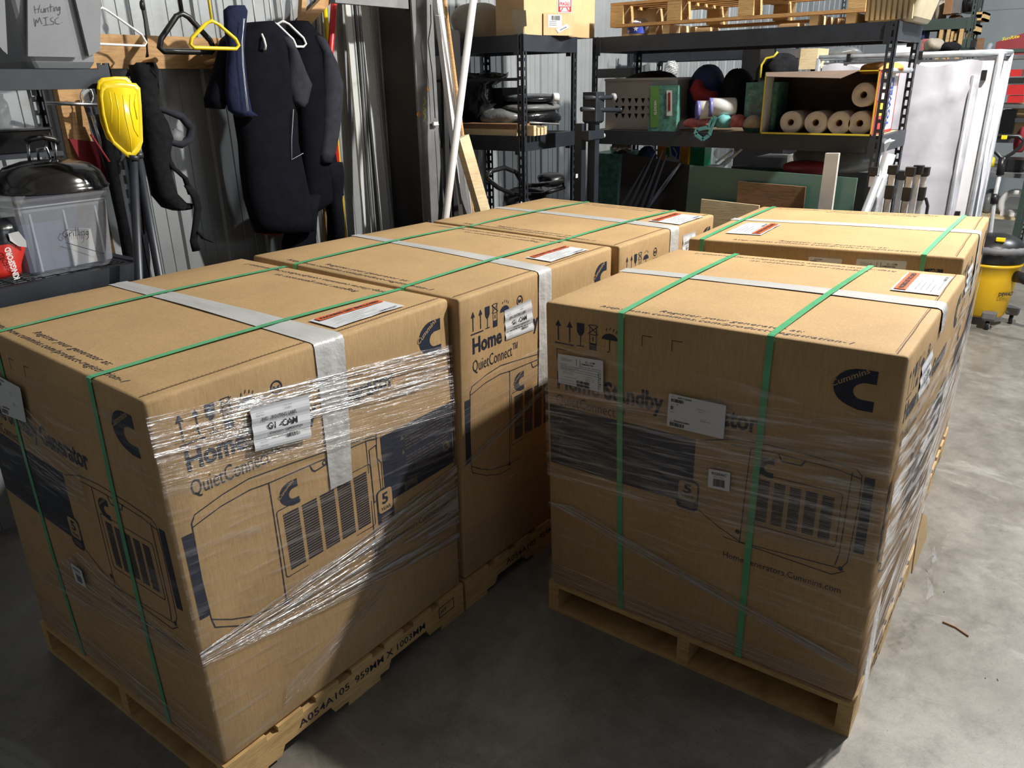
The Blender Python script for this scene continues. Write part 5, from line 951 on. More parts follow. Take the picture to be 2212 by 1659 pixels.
for i in range(10): rect(mb, lambda x, y: fb(x, y, .0), -.065+.013*i, zt_+.018, -.065+.013*(i+1), zt_+.082, 0)
for a_, b_ in ((-.02, .045), (.028, .065), (.035, .03), (-.045, .07)): poly(mb, lambda x, y: fb(x, zt_+y, .0015), star(a_, b_, .018), 1)
mb.build('star_print', ['print_blue', 'paper'], t)
v0_, v1_, z0_, z1_ = bbu(1850, 22, 1995, 60, 3.92); z1_ = zt_+.155
t = thing('storage_bin', (4.15, (v0_+v1_)/2, zt_), 'tan ribbed plastic bin at the right end of the long rack top', 'storage bin')
v1_ = AU(1845, 40, 3.92).y; v0_ = AU(1992, 40, 3.92).y; mb = MB(); frust(mb, 3.95, 4.40, v0_+.04, v1_-.04, zt_, z1_, .03); mb.build('tub', 'tan_plastic', t)
for i in range(9): mb = MB(); y_ = v0_+.06+(v1_-v0_-.12)*i/8; mb.hexa([(3.935, y_-.008, zt_+.01), (3.96, y_-.008, zt_+.01), (3.96, y_+.008, zt_+.01), (3.935, y_+.008, zt_+.01), (3.915, y_-.008, z1_-.01), (3.95, y_-.008, z1_-.01), (3.95, y_+.008, z1_-.01), (3.915, y_+.008, z1_-.01)]); mb.build('rib', 'tan_plastic', t)
mb = MB(); mb.box((3.90, v0_-.0, z1_), (4.45, v1_+.0, z1_+.012)); mb.build('rim', 'tan_plastic', t)
t = thing('cooler_case', (4.15, (v0_+v1_)/2, z1_+.012), 'white case with a black lid standing on the tan bin', 'case'); mb = MB(); rbox(mb, (3.96, v0_+.03, z1_+.013), (4.38, v1_-.07, z1_+.075), .03); mb.build('case_body', 'white_plastic', t)
mb = MB(); rbox(mb, (3.97, v0_+.08, z1_+.076), (4.37, v1_-.09, z1_+.2), .03); mb.build('lid', 'black_plastic', t)
mb = MB(); mb.box((4.1, -.0, zz+.14), (4.4, .2, zz+.22)); o = mb.build('black_bin', 'black_plastic'); tag(o, 'dark box on the middle of the rack-top pallet', 'box')
# pale open box and kraft pieces at left end of the top
v0_, v1_, z0_, z1_ = bbu(1283, 18, 1350, 76, 4.25); mb = MB(); mb.box((4.2, .93, HR), (4.44, 1.18, HR+.17)); o = mb.build('cardboard_box', 'kraft_light'); tag(o, 'pale cardboard box behind the left end of the rack-top pallet', 'cardboard box')
mb = MB(); mb.hexa([(4.15, .75, HR+.20), (4.4, .75, HR+.20), (4.4, 1.2, HR+.20), (4.15, 1.2, HR+.20), (4.15, .75, HR+.205), (4.4, .75, HR+.205), (4.4, 1.2, HR+.205), (4.15, 1.2, HR+.205)]); 
for k, (v_, w_, h_) in enumerate(((.60, .14, .09), (.05, .12, .08), (-.2, .16, .10))):
    mb = MB(); mb.box((4.3, v_, HR), (4.44, v_+w_, HR+h_*.5)); o = mb.build('kraft_scrap', 'kraft_light'); tag(o, ('kraft carton piece under the pallet, left of centre', 'kraft carton piece under the pallet, at its centre', 'kraft carton piece under the pallet, towards the tan bin')[k], 'carton piece', 'kraft pieces under the rack-top pallet')
# ------------------------------------------------------------------ leaning against and below the long rack
def slab(name, quad, u, thick, mat, label, cat, lean_=.05, group=None):
    P = [AU(x, y, u) for x, y in quad]; zb_ = .002; top = [p_ for p_ in P]; a_, b_ = P[0], P[1]   # top left, top right
    w0 = Vector((u-lean_, P[3].y+(P[3].y-P[0].y)*.0, zb_)); w1 = Vector((u-lean_, P[2].y, zb_)); mb = MB()
    mb.hexa([w1, w1+Vector((thick, 0, 0)), w0+Vector((thick, 0, 0)), w0, b_, b_+Vector((thick, 0, 0)), a_+Vector((thick, 0, 0)), a_]); return tag(mb.build(name, mat), label, cat, group)
slab('glass_panel', [(1490, 357), (1852, 385), (1840, 460), (1478, 460)], 3.80, .012, 'glass_green', 'large green panel leaning on the long rack behind the plywood', 'panel')
slab('plywood_piece', [(1595, 392), (1740, 404), (1737, 450), (1590, 450)], 3.74, .015, 'pine_dark', 'brown knotty plywood square leaning on the green panel', 'plywood', .02)
slab('plywood_piece', [(1515, 430), (1640, 444), (1640, 460), (1510, 460)], 3.70, .012, 'pine_pale', 'pale plywood strip leaning lowest before the green panel', 'plywood', .02)
slab('white_post', [(1783, 331), (1812, 331), (1800, 455), (1764, 452)], 3.70, .03, 'box_white', 'white square post leaning against the long rack', 'post', .03)
slab('dark_board', [(1345, 330), (1492, 358), (1478, 470), (1330, 470)], 3.90, .02, 'black_and_web_shade', 'flat black panel leaning to the left of the green panel', 'panel', .05)
for k, (a_, b_) in enumerate((((1440, 335), (1400, 445)), ((1425, 345), (1372, 445)), ((1415, 330), (1360, 445)), ((1400, 350), (1340, 450)), ((1432, 325), (1385, 450)))):
    p_, q_ = AU(*a_, 3.78), AU(*b_, 3.72); f = p_+(q_-p_)*(p_.z/(p_.z-q_.z)); mb = MB(); mb.tube([p_, p_+(f-p_)*.5, f], [.004, .022, .01], 8); o = mb.build('dark_stick', 'neoprene'); tag(o, ('rightmost of the five dark sticks leaning by the black board', 'middle one of the five dark sticks leaning by the black board', 'second from the left of the five dark sticks by the black board', 'leftmost of the five dark sticks leaning by the black board', 'fourth from the left of the five dark sticks by the black board')[(0, 1, 2, 3, 4)[k]], 'stick', 'dark sticks leaning by the black panel')
t = thing('detergent_box', (4.3, .45, 1.0), 'orange and white detergent box under the middle shelf', 'box')
v0_, v1_, z0_, z1_ = bbu(1420, 313, 1487, 345, 4.22); mb = MB(); mb.box((4.22, v0_, z0_-.12), (4.34, v1_, z1_)); mb.build('box_body', 'print_orange', t); mb = MB(); fn = fu(4.218); rect(mb, fn, 1437, 350, 1470, 313, 0); f2 = fu(4.216); poly(mb, f2, [(1448, 316), (1470, 312), (1466, 345), (1452, 335)], 1); line(mb, fu(4.214), [(1455, 320), (1462, 332), (1460, 340)], 3, 0); rect(mb, f2, 1438, 318, 1446, 340, 2); mb.build('printed_front', ['paper', 'print_blue', 'green_print'], t)
mb = MB(); v0_, v1_, _, z1_ = bbu(1488, 316, 1522, 350, 4.25); mb.box((4.25, v0_, .88), (4.36, v1_, z1_)); o = mb.build('green_box', 'green_plastic'); tag(o, 'dark green box beside the orange detergent box', 'box')
mb = MB(); mb.box((3.92, -.4, .855), (4.43, 1.0, .87)); mb.box((3.92, -.4, .425), (3.95, -.37, .855)); mb.box((4.40, .97, .425), (4.43, 1.0, .855)); mb.box((3.92, .97, .425), (3.95, 1.0, .855)); mb.box((4.40, -.4, .425), (4.43, -.37, .855)); o = mb.build('inner_table', 'black_paint'); tag(o, 'low black shelf board standing inside the bottom bay of the long rack', 'shelf')
lump_at('clear_bag', 1307, 308, 1345, 332, 4.1, .2, 'foil', 'crumpled clear plastic bag on the drawers inside the long rack', 'bag', 71, .15)
kb = bbu(1285, 330, 1345, 430, 4.12); mb = MB(); mb.box((4.05, kb[0], .872), (4.4, kb[1], kb[3]))
for q in (.3, .62): mb.box((4.046, kb[0]+.01, .872+(kb[3]-.872)*q), (4.05, kb[1]-.01, .872+(kb[3]-.872)*q+.008))
o = mb.build('drawer_unit', 'teal_print'); tag(o, 'dim translucent drawer unit behind the left post of the long rack', 'drawer unit')
lump_at('blue_bag', 1372, 318, 1402, 352, 4.1, .15, 'blue_cloth', 'dark blue printed bag left of the detergent box', 'bag', 72, .12)
lump_at('silver_bag', 1358, 335, 1388, 400, 3.98, .1, 'trash_bag', 'shiny grey film bag hanging beside the left rack post', 'bag', 73, .12)
lump_at('clear_jar', 1535, 318, 1582, 345, 4.2, .12, 'clear_plastic', 'cloudy jar beside the green box on the low shelf', 'jar', 74, .04)
p_, q_ = AU(1602, 322, 4.05), AU(1560, 357, 3.98); mb = MB(); mb.tube([p_, q_], .009, 8); p2_, q2_ = AU(1583, 325, 4.0), AU(1545, 352, 3.95); mb.tube([p2_, q2_], .007, 8); mb.tube([q_+Vector((0, .01, -.01)), p_+(q_-p_)*.6], .016, 10); mb.box((3.80, q_.y-.01, q_.z-.03), (3.98, q2_.y+.03, q2_.z-.012)); o = mb.build('white_rod', 'white_plastic'); tag(o, 'white rods with a printed tag lying on the top edge of the green panel', 'rod')
lump_at('folded_tarp', 1690, 318, 1880, 375, 4.0, .36, 'grey_bag', 'grey sheet bundled under the right half of the middle shelf', 'tarp', 75, .07)
lump_at('maroon_bag', 1680, 350, 1790, 378, 3.9, .2, 'maroon', 'dull maroon bag under the grey sheet at the top of the green panel', 'bag', 76, .07)
# ------------------------------------------------------------------ white screen tent, folded canopy
t = thing('fabric_screen', (5.3, -.35, 0), 'tall white fabric screen on a silver tube frame beyond the long rack', 'fabric screen')
us = 5.2; TL = AU(1770, 122, us); TR = AU(2163, 113, us); hz = TR.z; vL, vR = TL.y, TR.y; dx = .20
def tb(mb, a_, b_, r_=.019): mb.tube([a_, b_], r_, 10)
for i, (a_, b_) in enumerate((((us, vL, 0), (us, vL, hz)), ((us, vR, 0), (us, vR, hz)), ((us, vL, hz), (us, vR, hz)), ((us+dx, vR-.03, 0), (us+dx, vR-.03, hz)), ((us, vR, hz), (us+dx, vR-.03, hz)), ((us+dx, vL, hz), (us+dx, vR-.03, hz)), ((us+dx, vL, 0), (us+dx, vL, hz)))):
    mb = MB(); tb(mb, Vector(a_), Vector(b_)); mb.build('frame_tube', 'galvanised', t)
mb = MB(); n, k_ = 28, 40; rg = random.Random(9); va, vb, z_a, z_b = vL-.03, vR+.085, .08, hz-.055
vs = []; folds = [(rg.uniform(-1, 1), rg.uniform(.3, 1.9), rg.uniform(0, 3.14), rg.uniform(.008, .018)) for _ in range(11)]
for j in range(k_+1):
    for i in range(n+1):
        y_ = va+(vb-va)*i/n; z_ = z_a+(z_b-z_a)*j/k_; d_ = .006*math.sin(y_*19)+.004*math.sin(y_*33+z_*3)
        for fy, fz, an, am in folds: q_ = (y_-fy*.6+.35)*math.cos(an)+(z_-fz)*math.sin(an); d_ += am*math.exp(-(q_/.022)**2)
        d_ += .01*math.exp(-((z_-1.23)/.02)**2)+.01*math.exp(-((z_-.62)/.02)**2); vs.append((us-.01-d_, y_, z_+(.02*math.sin(i*.55) if j == k_ else 0)))
mb.smooth = True; mb.add(vs, [(j*(n+1)+i, j*(n+1)+i+1, (j+1)*(n+1)+i+1, (j+1)*(n+1)+i) for j in range(k_) for i in range(n)]); mb.build('front_cloth', 'screen_cloth', t)
mb = MB(); mb.box((us+.01, vL-.03, .06), (us+.014, vR+.02, hz-.03)); mb.build('white_lining', 'white_cloth', t)
mb = MB(); vs = []
for j in range(13):
    for i in range(9): x_ = us+.03+(dx-.06)*i/8; z_ = .05+(hz-.1)*j/12; vs.append((x_, vR-.02+.012*math.sin(i*1.9+j*.8), z_))
mb.smooth = True; mb.add(vs, [(j*9+i, j*9+i+1, (j+1)*9+i+1, (j+1)*9+i) for j in range(12) for i in range(8)]); mb.build('side_cloth', 'white_cloth', t)
for z_ in (hz-.13, .95, .4): mb = MB(); mb.box((us-.02, vR+.055, z_-.03), (us+.005, vR+.085, z_+.03)); mb.build('clip', 'black_plastic', t)
for y_ in (vL-.2, vR+.45): mb = MB(); mb.box((us-.022, y_-.012, hz-.03), (us+.02, y_+.012, hz+.022)); mb.build('clip', 'black_plastic', t)
mb = MB(); tb(mb, Vector((us-.02, vR+.12, .03)), Vector((us-.02, vR+.12, hz-.13)), .016); mb.build('frame_tube', 'galvanised', t)
t = thing('folded_canopy', (3.75, -.83, 0), 'folded aluminium canopy frame with black joints behind the back right carton', 'canopy frame')
for k, (px, py, x_) in enumerate(((1888, 366, 3.75), (1912, 372, 3.80), (1930, 362, 3.72), (1950, 374, 3.84), (1968, 366, 3.74), (1985, 362, 3.80), (1998, 366, 3.86))):
    p_ = AU(px, py, x_); f = AU(px-22, 462, x_); z_ = p_.z; v_ = p_.y+(f.y-p_.y)*(p_.z/(p_.z-f.z))
    mb = MB(); mb.bar(p_, (x_, p_.y-.0, .0), .027, .027, (1, 0, 0)); lg = mb.build('leg', 'aluminium', t)
    mb = MB(); rbox(mb, (x_-.022, p_.y-.024, z_-.035), (x_+.022, p_.y+.024, z_+.012), .006); mb.build('joint', 'black_plastic', lg)
    if k % 2 == 0: mb = MB(); rbox(mb, (x_-.02, p_.y-.022, z_-.16), (x_+.02, p_.y+.022, z_-.09), .006); mb.build('slider', 'black_plastic', lg)
mb = MB(); p_ = AU(1990, 440, 3.9); mb.tube([AU(x, y, 3.88) for x, y in ((1990, 425), (2000, 428), (2004, 445), (2000, 470), (1992, 500))], .008, 8); mb.build('carry_handle', 'black_plastic', t)
p_, q_ = AU(1922, 332, 3.80), AU(1878, 462, 3.77); f = p_+(q_-p_)*(p_.z/(p_.z-q_.z)); mb = MB(); mb.tube([p_, f], .032, 14); o = mb.build('grey_pipe', 'galvanised'); tag(o, 'thick grey pipe leaning against the right post of the long rack', 'pipe')
p_, q_ = AU(1900, 382, 3.70), AU(1868, 462, 3.68); f = p_+(q_-p_)*(p_.z/(p_.z-q_.z)); mb = MB(); mb.tube([p_, f], .022, 14); o = mb.build('grey_pipe', 'galvanised'); tag(o, 'shorter grey pipe leaning left of the folded canopy', 'pipe')
mb = MB(); P = [AU(x, y, 3.98) for x, y in ((1925, 303), (1912, 310), (1902, 325), (1896, 345), (1898, 362), (1906, 372))]; mb.loft([(p_, (0, .018+.012*math.sin(i*.6), 0), (.05, 0, 0)) for i, p_ in enumerate(P)], 12); mb.tube(P, .012, 8); d_ = P[-1]; mb.tube([d_, (4.0, d_.y, .0)], .014, 8); o = mb.build('chair_back', 'white_plastic'); tag(o, 'curved white plastic piece rising behind the grey pipe', 'chair part')
# ------------------------------------------------------------------ shop vacuum
vx, vy = 6.15, -1.035
t = thing('shop_vacuum', (vx, vy, 0), 'yellow and black wheeled shop vacuum at the right, behind the back carton', 'vacuum')
mb = MB(); mb.lathe((vx, vy, .08), [(.001, 0), (.17, .0), (.185, .02), (.225, .34), (.235, .44), (.245, .445), (.245, .465), (.22, .47)], 36); mb.build('drum', 'vac_yellow', t)
mb = MB(); mb.lathe((vx, vy, .552), [(.235, 0), (.25, .01), (.25, .10), (.235, .13), (.20, .17), (.15, .20), (.10, .215), (.001, .22)], 36); hd = mb.build('motor_head', 'black_plastic', t)
mb = MB(); rbox(mb, (vx-.20, vy-.08, .735), (vx-.13, vy-.01, .765), .01); mb.build('switch', 'yellow_plastic', hd)
mb = MB(); P = [(vx+.26*math.cos(a_), vy+.26*math.sin(a_), .665) for a_ in [i*2*math.pi/48 for i in range(49)]]; mb.tube(P, [.034 if i % 2 else .028 for i in range(49)], 12); mb.build('hose', 'grey_mid', t)
mb = MB(); mb.tube([(vx-.10, vy-.215, .45), (vx-.14, vy-.27, .45), (vx-.2, vy-.36, .42), (vx-.25, vy-.55, .36), (vx-.3, vy-.8, .30)], [.05, .045, .032, .032, .032], 14); mb.build('inlet_hose', 'black_plastic', t)
for a_ in (200, 290, 20, 110):
    cx_, cy_ = vx+.25*math.cos(R(a_)), vy+.25*math.sin(R(a_)); mb = MB(); rbox(mb, (cx_-.055, cy_-.055, .085), (cx_+.055, cy_+.055, .15), .02); ft = mb.build('caster_arm', 'grey_mid', t)
    mb = MB(); mb.lathe((cx_, cy_-.016, .038), [(.001, 0), (.037, 0), (.037, .032), (.001, .032)], 18, 'y'); mb.build('caster_wheel', 'black_plastic', ft); mb = MB(); mb.lathe((cx_, cy_-.018, .038), [(.001, 0), (.018, 0), (.018, .036), (.001, .036)], 14, 'y'); mb.build('wheel_hub', 'white_plastic', ft)
mb = MB(); 
def vf(x, y): r_ = .2335; a_ = math.pi+.62+x/r_; return Vector((vx+r_*math.cos(a_), vy+r_*math.sin(a_), .29+y))
put_text(mb, vf, 'DEWALT', -.02, 0, .15, .03, 0, bold=.05); mb.build('lettering', 'black_plastic', t)
mb = MB(); mb.tube([(vx+.1, vy-.3, .01), (vx-.1, vy-.5, .008), (vx+.1, vy-.8, .008), (vx-.2, vy-1.0, .008), (vx, vy-1.3, .008)], .006, 6); o = mb.build('power_cord', 'black_plastic'); tag(o, 'black cord lying on the floor right of the vacuum', 'cord')
t.scale = (.86, .86, .90)
# upright tool with a loop handle
uh = 6.6; t = thing('floor_tool', AU(2140, 520, uh)*1, 'upright black and silver push tool with a yellow button in its loop handle', 'push tool')
LP = [(2128, 302), (2134, 296), (2150, 293), (2200, 294), (2212, 304), (2203, 318), (2186, 332), (2172, 340), (2162, 340), (2150, 328), (2140, 318)]
mb = MB(); mb.tube([AU(x, y, uh) for x, y in LP], .014, 10, closed=True); mb.build('loop_handle', 'black_plastic', t); mb = MB(); c = AU(2169, 298, uh-.012); rbox(mb, (c.x-.012, c.y-.02, c.z-.012), (c.x+.012, c.y+.02, c.z+.02), .005); mb.build('button', 'yellow_plastic', t)
mb = MB(); a_ = AU(2166, 340, uh); mb.tube([a_, AU(2160, 378, uh)], .028, 12); mb.build('grip_collar', 'black_plastic', t); mb = MB(); mb.tube([AU(2150, 418, uh), AU(2147, 440, uh)], .028, 12); mb.build('lower_collar', 'black_plastic', t)
mb = MB(); q_ = AU(2140, 500, uh); mb.tube([AU(2160, 376, uh), AU(2150, 420, uh), q_, q_+(q_-AU(2150, 420, uh))*(q_.z/(AU(2150, 420, uh).z-q_.z))], .016, 12); mb.build('tube', 'aluminium', t)
mb = MB(); z_ = q_+(q_-AU(2150, 420, uh))*(q_.z/(AU(2150, 420, uh).z-q_.z)); rbox(mb, (z_.x-.12, z_.y-.15, 0), (z_.x+.12, z_.y+.15, .07), .02); mb.build('foot', 'black_plastic', t)
# ------------------------------------------------------------------ bench and shelves at far right
ub = 8.0
def fbox(name, pl, pt, pr, pb, u, depth, mat, label, cat, group=None, z0=None, rr=None, parent=None):
    v0_, v1_, z0_, z1_ = bbu(pl, pt, pr, pb, u); z0_ = z0_ if z0 is None else z0; mb = MB()
    if rr: rbox(mb, (u, v0_, z0_), (u+depth, v1_, z1_), rr)
    else: mb.box((u, v0_, z0_), (u+depth, v1_, z1_))
    o = mb.build(name, mat, parent)
    if parent is None: tag(o, label, cat, group)
    return o
zb_ = AU(2170, 374, ub).z; t = thing('workbench', (ub+.35, -1.9, 0), 'dark grey steel workbench at the far right', 'workbench')
v0_, v1_, _, _ = bbu(2108, 370, 2260, 384, ub); mb = MB(); mb.box((ub, v0_-.4, zb_-.04), (ub+.7, v1_, zb_)); mb.build('bench_top', 'grey_mid', t)
for y_ in (v1_-.45, v1_-.08, v0_-.38): mb = MB(); mb.box((ub+.02, y_, 0), (ub+.08, y_+.05, zb_-.041)); mb.build('leg', 'grey_mid', t)
mb = MB(); zs = AU(2150, 470, ub).z; mb.box((ub+.05, v0_-.35, max(.1, zs-.02)), (ub+.65, v1_-.03, max(.12, zs))); mb.build('lower_shelf', 'pine_pale', t); zs = max(.12, zs)
fbox('black_bin', 2168, 345, 2216, 372, ub+.1, .3, 'black_plastic', 'paint spattered black bin on the workbench', 'bin', z0=zb_, rr=.03)
lump_at('yellow_drill', 2132, 340, 2148, 362, ub+.15, .12, 'yellow_plastic', 'yellow power tool on the workbench edge', 'power tool', 81, .15)
lump_at('red_bag', 2190, 276, 2216, 330, ub+.5, .2, 'red_cloth', 'red bag above the black bin at the right edge', 'bag', 82, .1)
c = AU(2192, 440, ub+.2); mb = MB(); mb.tube([(c.x, c.y+.11*math.cos(a_), c.z+.11*math.sin(a_)) for a_ in [i*2*math.pi/30 for i in range(30)]], .03, 10, closed=True); mb.box((c.x-.05, c.y-.1, zs+.001), (c.x+.15, c.y+.1, c.z-.08)); o = mb.build('exhaust_fan', 'white_plastic'); tag(o, 'white round fan on the lower shelf of the workbench', 'fan')
lump_at('white_case', 2118, 412, 2150, 462, ub+.2, .3, 'grey_bag', 'pale case on the lower shelf of the workbench, left of the fan', 'case', 83, .05)
mb = MB(); c = AZZ(2205, 585, .0); mb.lathe((6.9, -1.78, 0), [(.12, 0), (.125, .01), (.125, .20), (.06, .25), (.03, .27), (.03, .30)], 20); o = mb.build('green_jug', 'green_plastic'); tag(o, 'green jug on the floor behind the vacuum at the right edge', 'jug')
mb = MB(); mb.lathe((6.9, -1.45, 0), [(.08, 0), (.085, .01), (.085, .10), (.08, .12), (.05, .14), (.001, .14)], 20); o = mb.build('metal_canister', 'galvanised'); tag(o, 'small silver canister on the floor right of the vacuum', 'canister')
# shelf of red tool cases
us2 = 9.03; v0_, v1_, _, z1_ = bbu(2112, 118, 2290, 130, us2); t = rack('grey tool shelf with red and black cases at the far right edge', us2, us2+.5, v0_, v1_, z1_+.02, (.9, 1.4, AU(2180, 225, us2).z, AU(2180, 300, us2).z if AU(2180, 300, us2).z > 1.0 else 1.1, z1_), deck='kraft_light', mat='grey_mid', bh=.04, group='grey and green storage shelves', name='tool_shelf')
def fb2(*a_, **k): return fbox(*a_, **k)
fb2('tool_case', 2140, 155, 2165, 190, us2+.03, .25, 'black_plastic', 'small black case on the far tool shelf', 'tool case', 'cases on the tool shelf')
for k, (l_, t_, r_, b_, m_, lab) in enumerate(((2182, 150, 2206, 165, 'red_plastic', 'red fronted drill case at the top of the far tool shelf'), (2176, 183, 2212, 205, 'red_plastic', 'red tool case in the middle of the far tool shelf'), (2176, 207, 2210, 222, 'red_plastic', 'lower red tool case with a black triangle on the far tool shelf'), (2176, 168, 2212, 181, 'black_plastic', 'black tool case between the red ones on the far tool shelf'), (2160, 238, 2190, 300, 'black_plastic', 'tall black crate under the red cases at far right'))): fb2('tool_case', l_, t_, r_, b_, us2-.02, .3, m_, lab, 'tool case', 'cases on the tool shelf')
fb2('cardboard_box', 2180, 225, 2250, 300, us2+.1, .3, 'kraft_light', 'large kraft box at the right edge behind the workbench', 'cardboard box')
v0_, v1_, z0_, z1b = bbu(2150, 90, 2225, 112, us2+.1); t = thing('red_carton', (us2+.3, (v0_+v1_)/2, z1_), 'maroon carton with a gold brand word on top of the far tool shelf', 'carton')
zt2 = AU(2190, 78, us2+.1).z; mb = MB(); P = [(us2+.1, v1_, z1_), (us2+.1, v0_, z1_), (us2+.1, v0_, zt2+.05), (us2+.1, v1_, zt2-.05)]; mb.prism(P, (.4, 0, 0)); mb.build('box_body', 'maroon', t); mb = MB(); fn = fu(us2+.098); put_text(mb, lambda a_, b_: fn(2164+a_, 88-b_-a_*.18), 'SunRite', 0, 0, 38, 7, 0, shear=.3, bold=.02); mb.build('lettering', 'print_yellow', t)
lump_at('clear_jar', 2128, 92, 2144, 110, us2+.1, .15, 'clear_plastic', 'round clear jar left of the maroon carton', 'jar', 85, .03)
fb2('wood_block', 2108, 82, 2122, 110, us2+.1, .1, 'pine_dark', 'upright wood block left of the clear jar', 'block')
# ------------------------------------------------------------------ racks deep in the hall, seen over and through the long rack
g = 'grey and green storage shelves'
r3 = rack('tall dark green pallet rack deep in the hall, stacked with wood scraps', 8.6, 8.98, AU(2108, 30, 8.6).y, 1.0, 3.6, (1.55, 2.35, 3.0), deck='pine_dark', mat='rack_green', bh=.1, group=g, name='pallet_rack')
mb = MB(); mb.box((8.62, -.5, 1.85), (8.95, .95, 1.87)); mb.build('deck_board', 'pine_dark', r3)
rg = random.Random(21)
items = [(2022, 62, 2052, 108, 'pine_dark', 'wood_crate', 'dark wooden crate above the fabric screen, nearest the rack post'), (2062, 62, 2090, 92, 'pine', 'wood_crate', 'pine crate end above the fabric screen'), (2090, 52, 2108, 72, 'pine', 'wood_crate', 'small open crate end, lower at the rack corner'), (2100, 26, 2126, 44, 'pine', 'wood_crate', 'small open crate end, higher at the rack corner')]
for l_, t_, r_, b_, m_, n_, lab in items:
    v0_, v1_, z0_, z1_ = bbu(l_, t_, r_, b_, 8.7); t = thing(n_, (8.9, (v0_+v1_)/2, z0_), lab, 'crate', 'crates on the pallet rack')
    for a_, b2_ in (((8.7, v0_, z0_), (9.1, v1_, z0_+.02)), ((8.7, v0_, z1_-.02), (9.1, v1_, z1_)), ((8.7, v0_, z0_), (9.1, v0_+.02, z1_)), ((8.7, v1_-.02, z0_), (9.1, v1_, z1_))): mb = MB(); mb.box(a_, b2_); mb.build('side_board', m_, t)
for k, (px, py, w_, h_) in enumerate(((2030, 105, 8, 50), (2045, 110, 7, 48), (2072, 108, 9, 46), (2055, 98, 5, 30))):
    v0_, v1_, z0_, z1_ = bbu(px, py-h_, px+w_, py, 8.66); mb = MB(); mb.box((8.6, v0_, 1.56), (8.66, v1_, z1_)); o = mb.build('wood_plank', 'pine'); tag(o, ('leftmost upright plank above the fabric screen', 'second upright plank above the fabric screen', 'rightmost upright plank above the fabric screen', 'short upright plank between its taller neighbours above the screen')[k], 'plank', 'upright planks on the pallet rack')
lump_at('cloth_bundle', 2042, 30, 2072, 50, 8.9, .4, 'kraft_brown', 'brown bundle on the pallet rack left of the open crate ends', 'bundle', 91, .1)
lump_at('cloth_bundle', 1985, 82, 2030, 110, 7.6, .4, 'beige_cloth', 'dull bundle just above the left end of the fabric screen', 'bundle', 92, .12, base=True)
lump_at('dark_bag', 2020, 90, 2070, 112, 7.7, .3, 'black_cloth', 'dark soft bag above the top tube of the fabric screen', 'bag', 93, .12)
lump_at('plastic_sack', 1975, 5, 2015, 60, 8.8, .3, 'grey_bag', 'pale plastic sack beside the green rack post', 'sack', 94, .1)
lump_at('cloth_bundle', 2015, 0, 2040, 45, 8.9, .3, 'beige_cloth', 'tan cloth right of the green rack post', 'bundle', 95, .1)
lump_at('dark_bag', 2070, -20, 2112, 25, 8.9, .5, 'black_plastic', 'dark bags at the very top, left of the pale hall wall', 'bag', 96, .12)
# a second shelf below those, so the bundles near the screen stand on something
mb = MB(); zc_ = min(AU(2000, 112, 7.6).z, 2.05); mb.box((7.45, -1.1, zc_-.03), (7.95, 1.6, zc_-.002)); 
for x_, y_ in ((7.47, -1.08), (7.47, 1.55), (7.90, -1.08), (7.90, 1.55)): mb.box((x_, y_, 0), (x_+.05, y_+.04, zc_-.03))
o = mb.build('grey_table_rack', 'rack_green'); tag(o, 'dark shelf carrying bundles right behind the fabric screen', 'shelf')
for k, (l_, t_, r_, b_, u_, m_, lab) in enumerate(((2040, -10, 2056, 30, 8.7, 'kraft_brown', 'brown carton on the upper deck of the green rack, beside the cloth'), (2056, -12, 2072, 28, 8.75, 'grey_mid', 'dark grey bin on the upper deck of the green rack'), (2078, 84, 2086, 110, 7.6, 'rack_green', 'first dark green bottle above the fabric screen'), (2088, 82, 2096, 110, 7.6, 'rack_green', 'second dark green bottle above the fabric screen'), (2098, 86, 2105, 110, 7.6, 'black_plastic', 'black bottle above the fabric screen'), (1978, 60, 1998, 84, 8.7, 'blue_cloth', 'blue box at the left end of the green rack'), (1990, 84, 2004, 108, 7.7, 'pink_print', 'patterned packet above the left end of the fabric screen'))): fbox('far_box' if k not in (2, 3, 4) else 'bottle', l_, t_, r_, b_, u_, .25 if k not in (2, 3, 4) else .08, m_, lab, 'box' if k not in (2, 3, 4) else 'bottle', rr=None if k not in (2, 3, 4) else .03)
# clutter seen through the long rack
def clutter(name, l_, t_, r_, b_, u, mat, lab, cat, kind='box', d_=.3, seed=1):
    if kind == 'box': return fbox(name, l_, t_, r_, b_, u, d_, mat, lab, cat)
    return lump_at(name, l_, t_, r_, b_, u, d_, mat, lab, cat, seed, .1)
r4 = rack('second black steel rack farther back, seen between the shelves of the long rack', 5.6, 6.2, .62, 1.9, 2.1, (.9, 1.52, 2.05), deck='wire', bh=.07)
r5 = rack('grey narrow shelf far back, seen above the blue duffel bag', 6.3, 6.8, -.35, .55, 1.95, (.8, 1.35, 1.9), deck='kraft_light', mat='black_and_web_shade', bh=.06, group=g, name='narrow_shelf')
clutter('white_jug', 1430, 130, 1455, 162, 6.0, 'white_plastic', 'white plastic jug seen through the long rack above the laundry basket', 'jug', 'lump', .15, 3)
clutter('storage_box', 1290, 148, 1365, 168, 4.42, 'grey_mid', 'flat grey case at the back of the shelf, behind the laundry basket', 'case', 'box', .03)
_b = bbu(1600, 115, 1710, 172, 5.26); mb = MB(); mb.box((5.26, _b[0], 0), (5.56, _b[1], _b[2]-.003)); o = mb.build('equipment_cabinet', 'black_plastic'); tag(o, 'low black cabinet under the black gear bag beyond the towel pack', 'cabinet')
clutter('black_bag', 1640, 115, 1705, 172, 5.26, 'black_cloth', 'black gear bag with a pale hose beyond the towel pack', 'bag', 'lump', .3, 5)
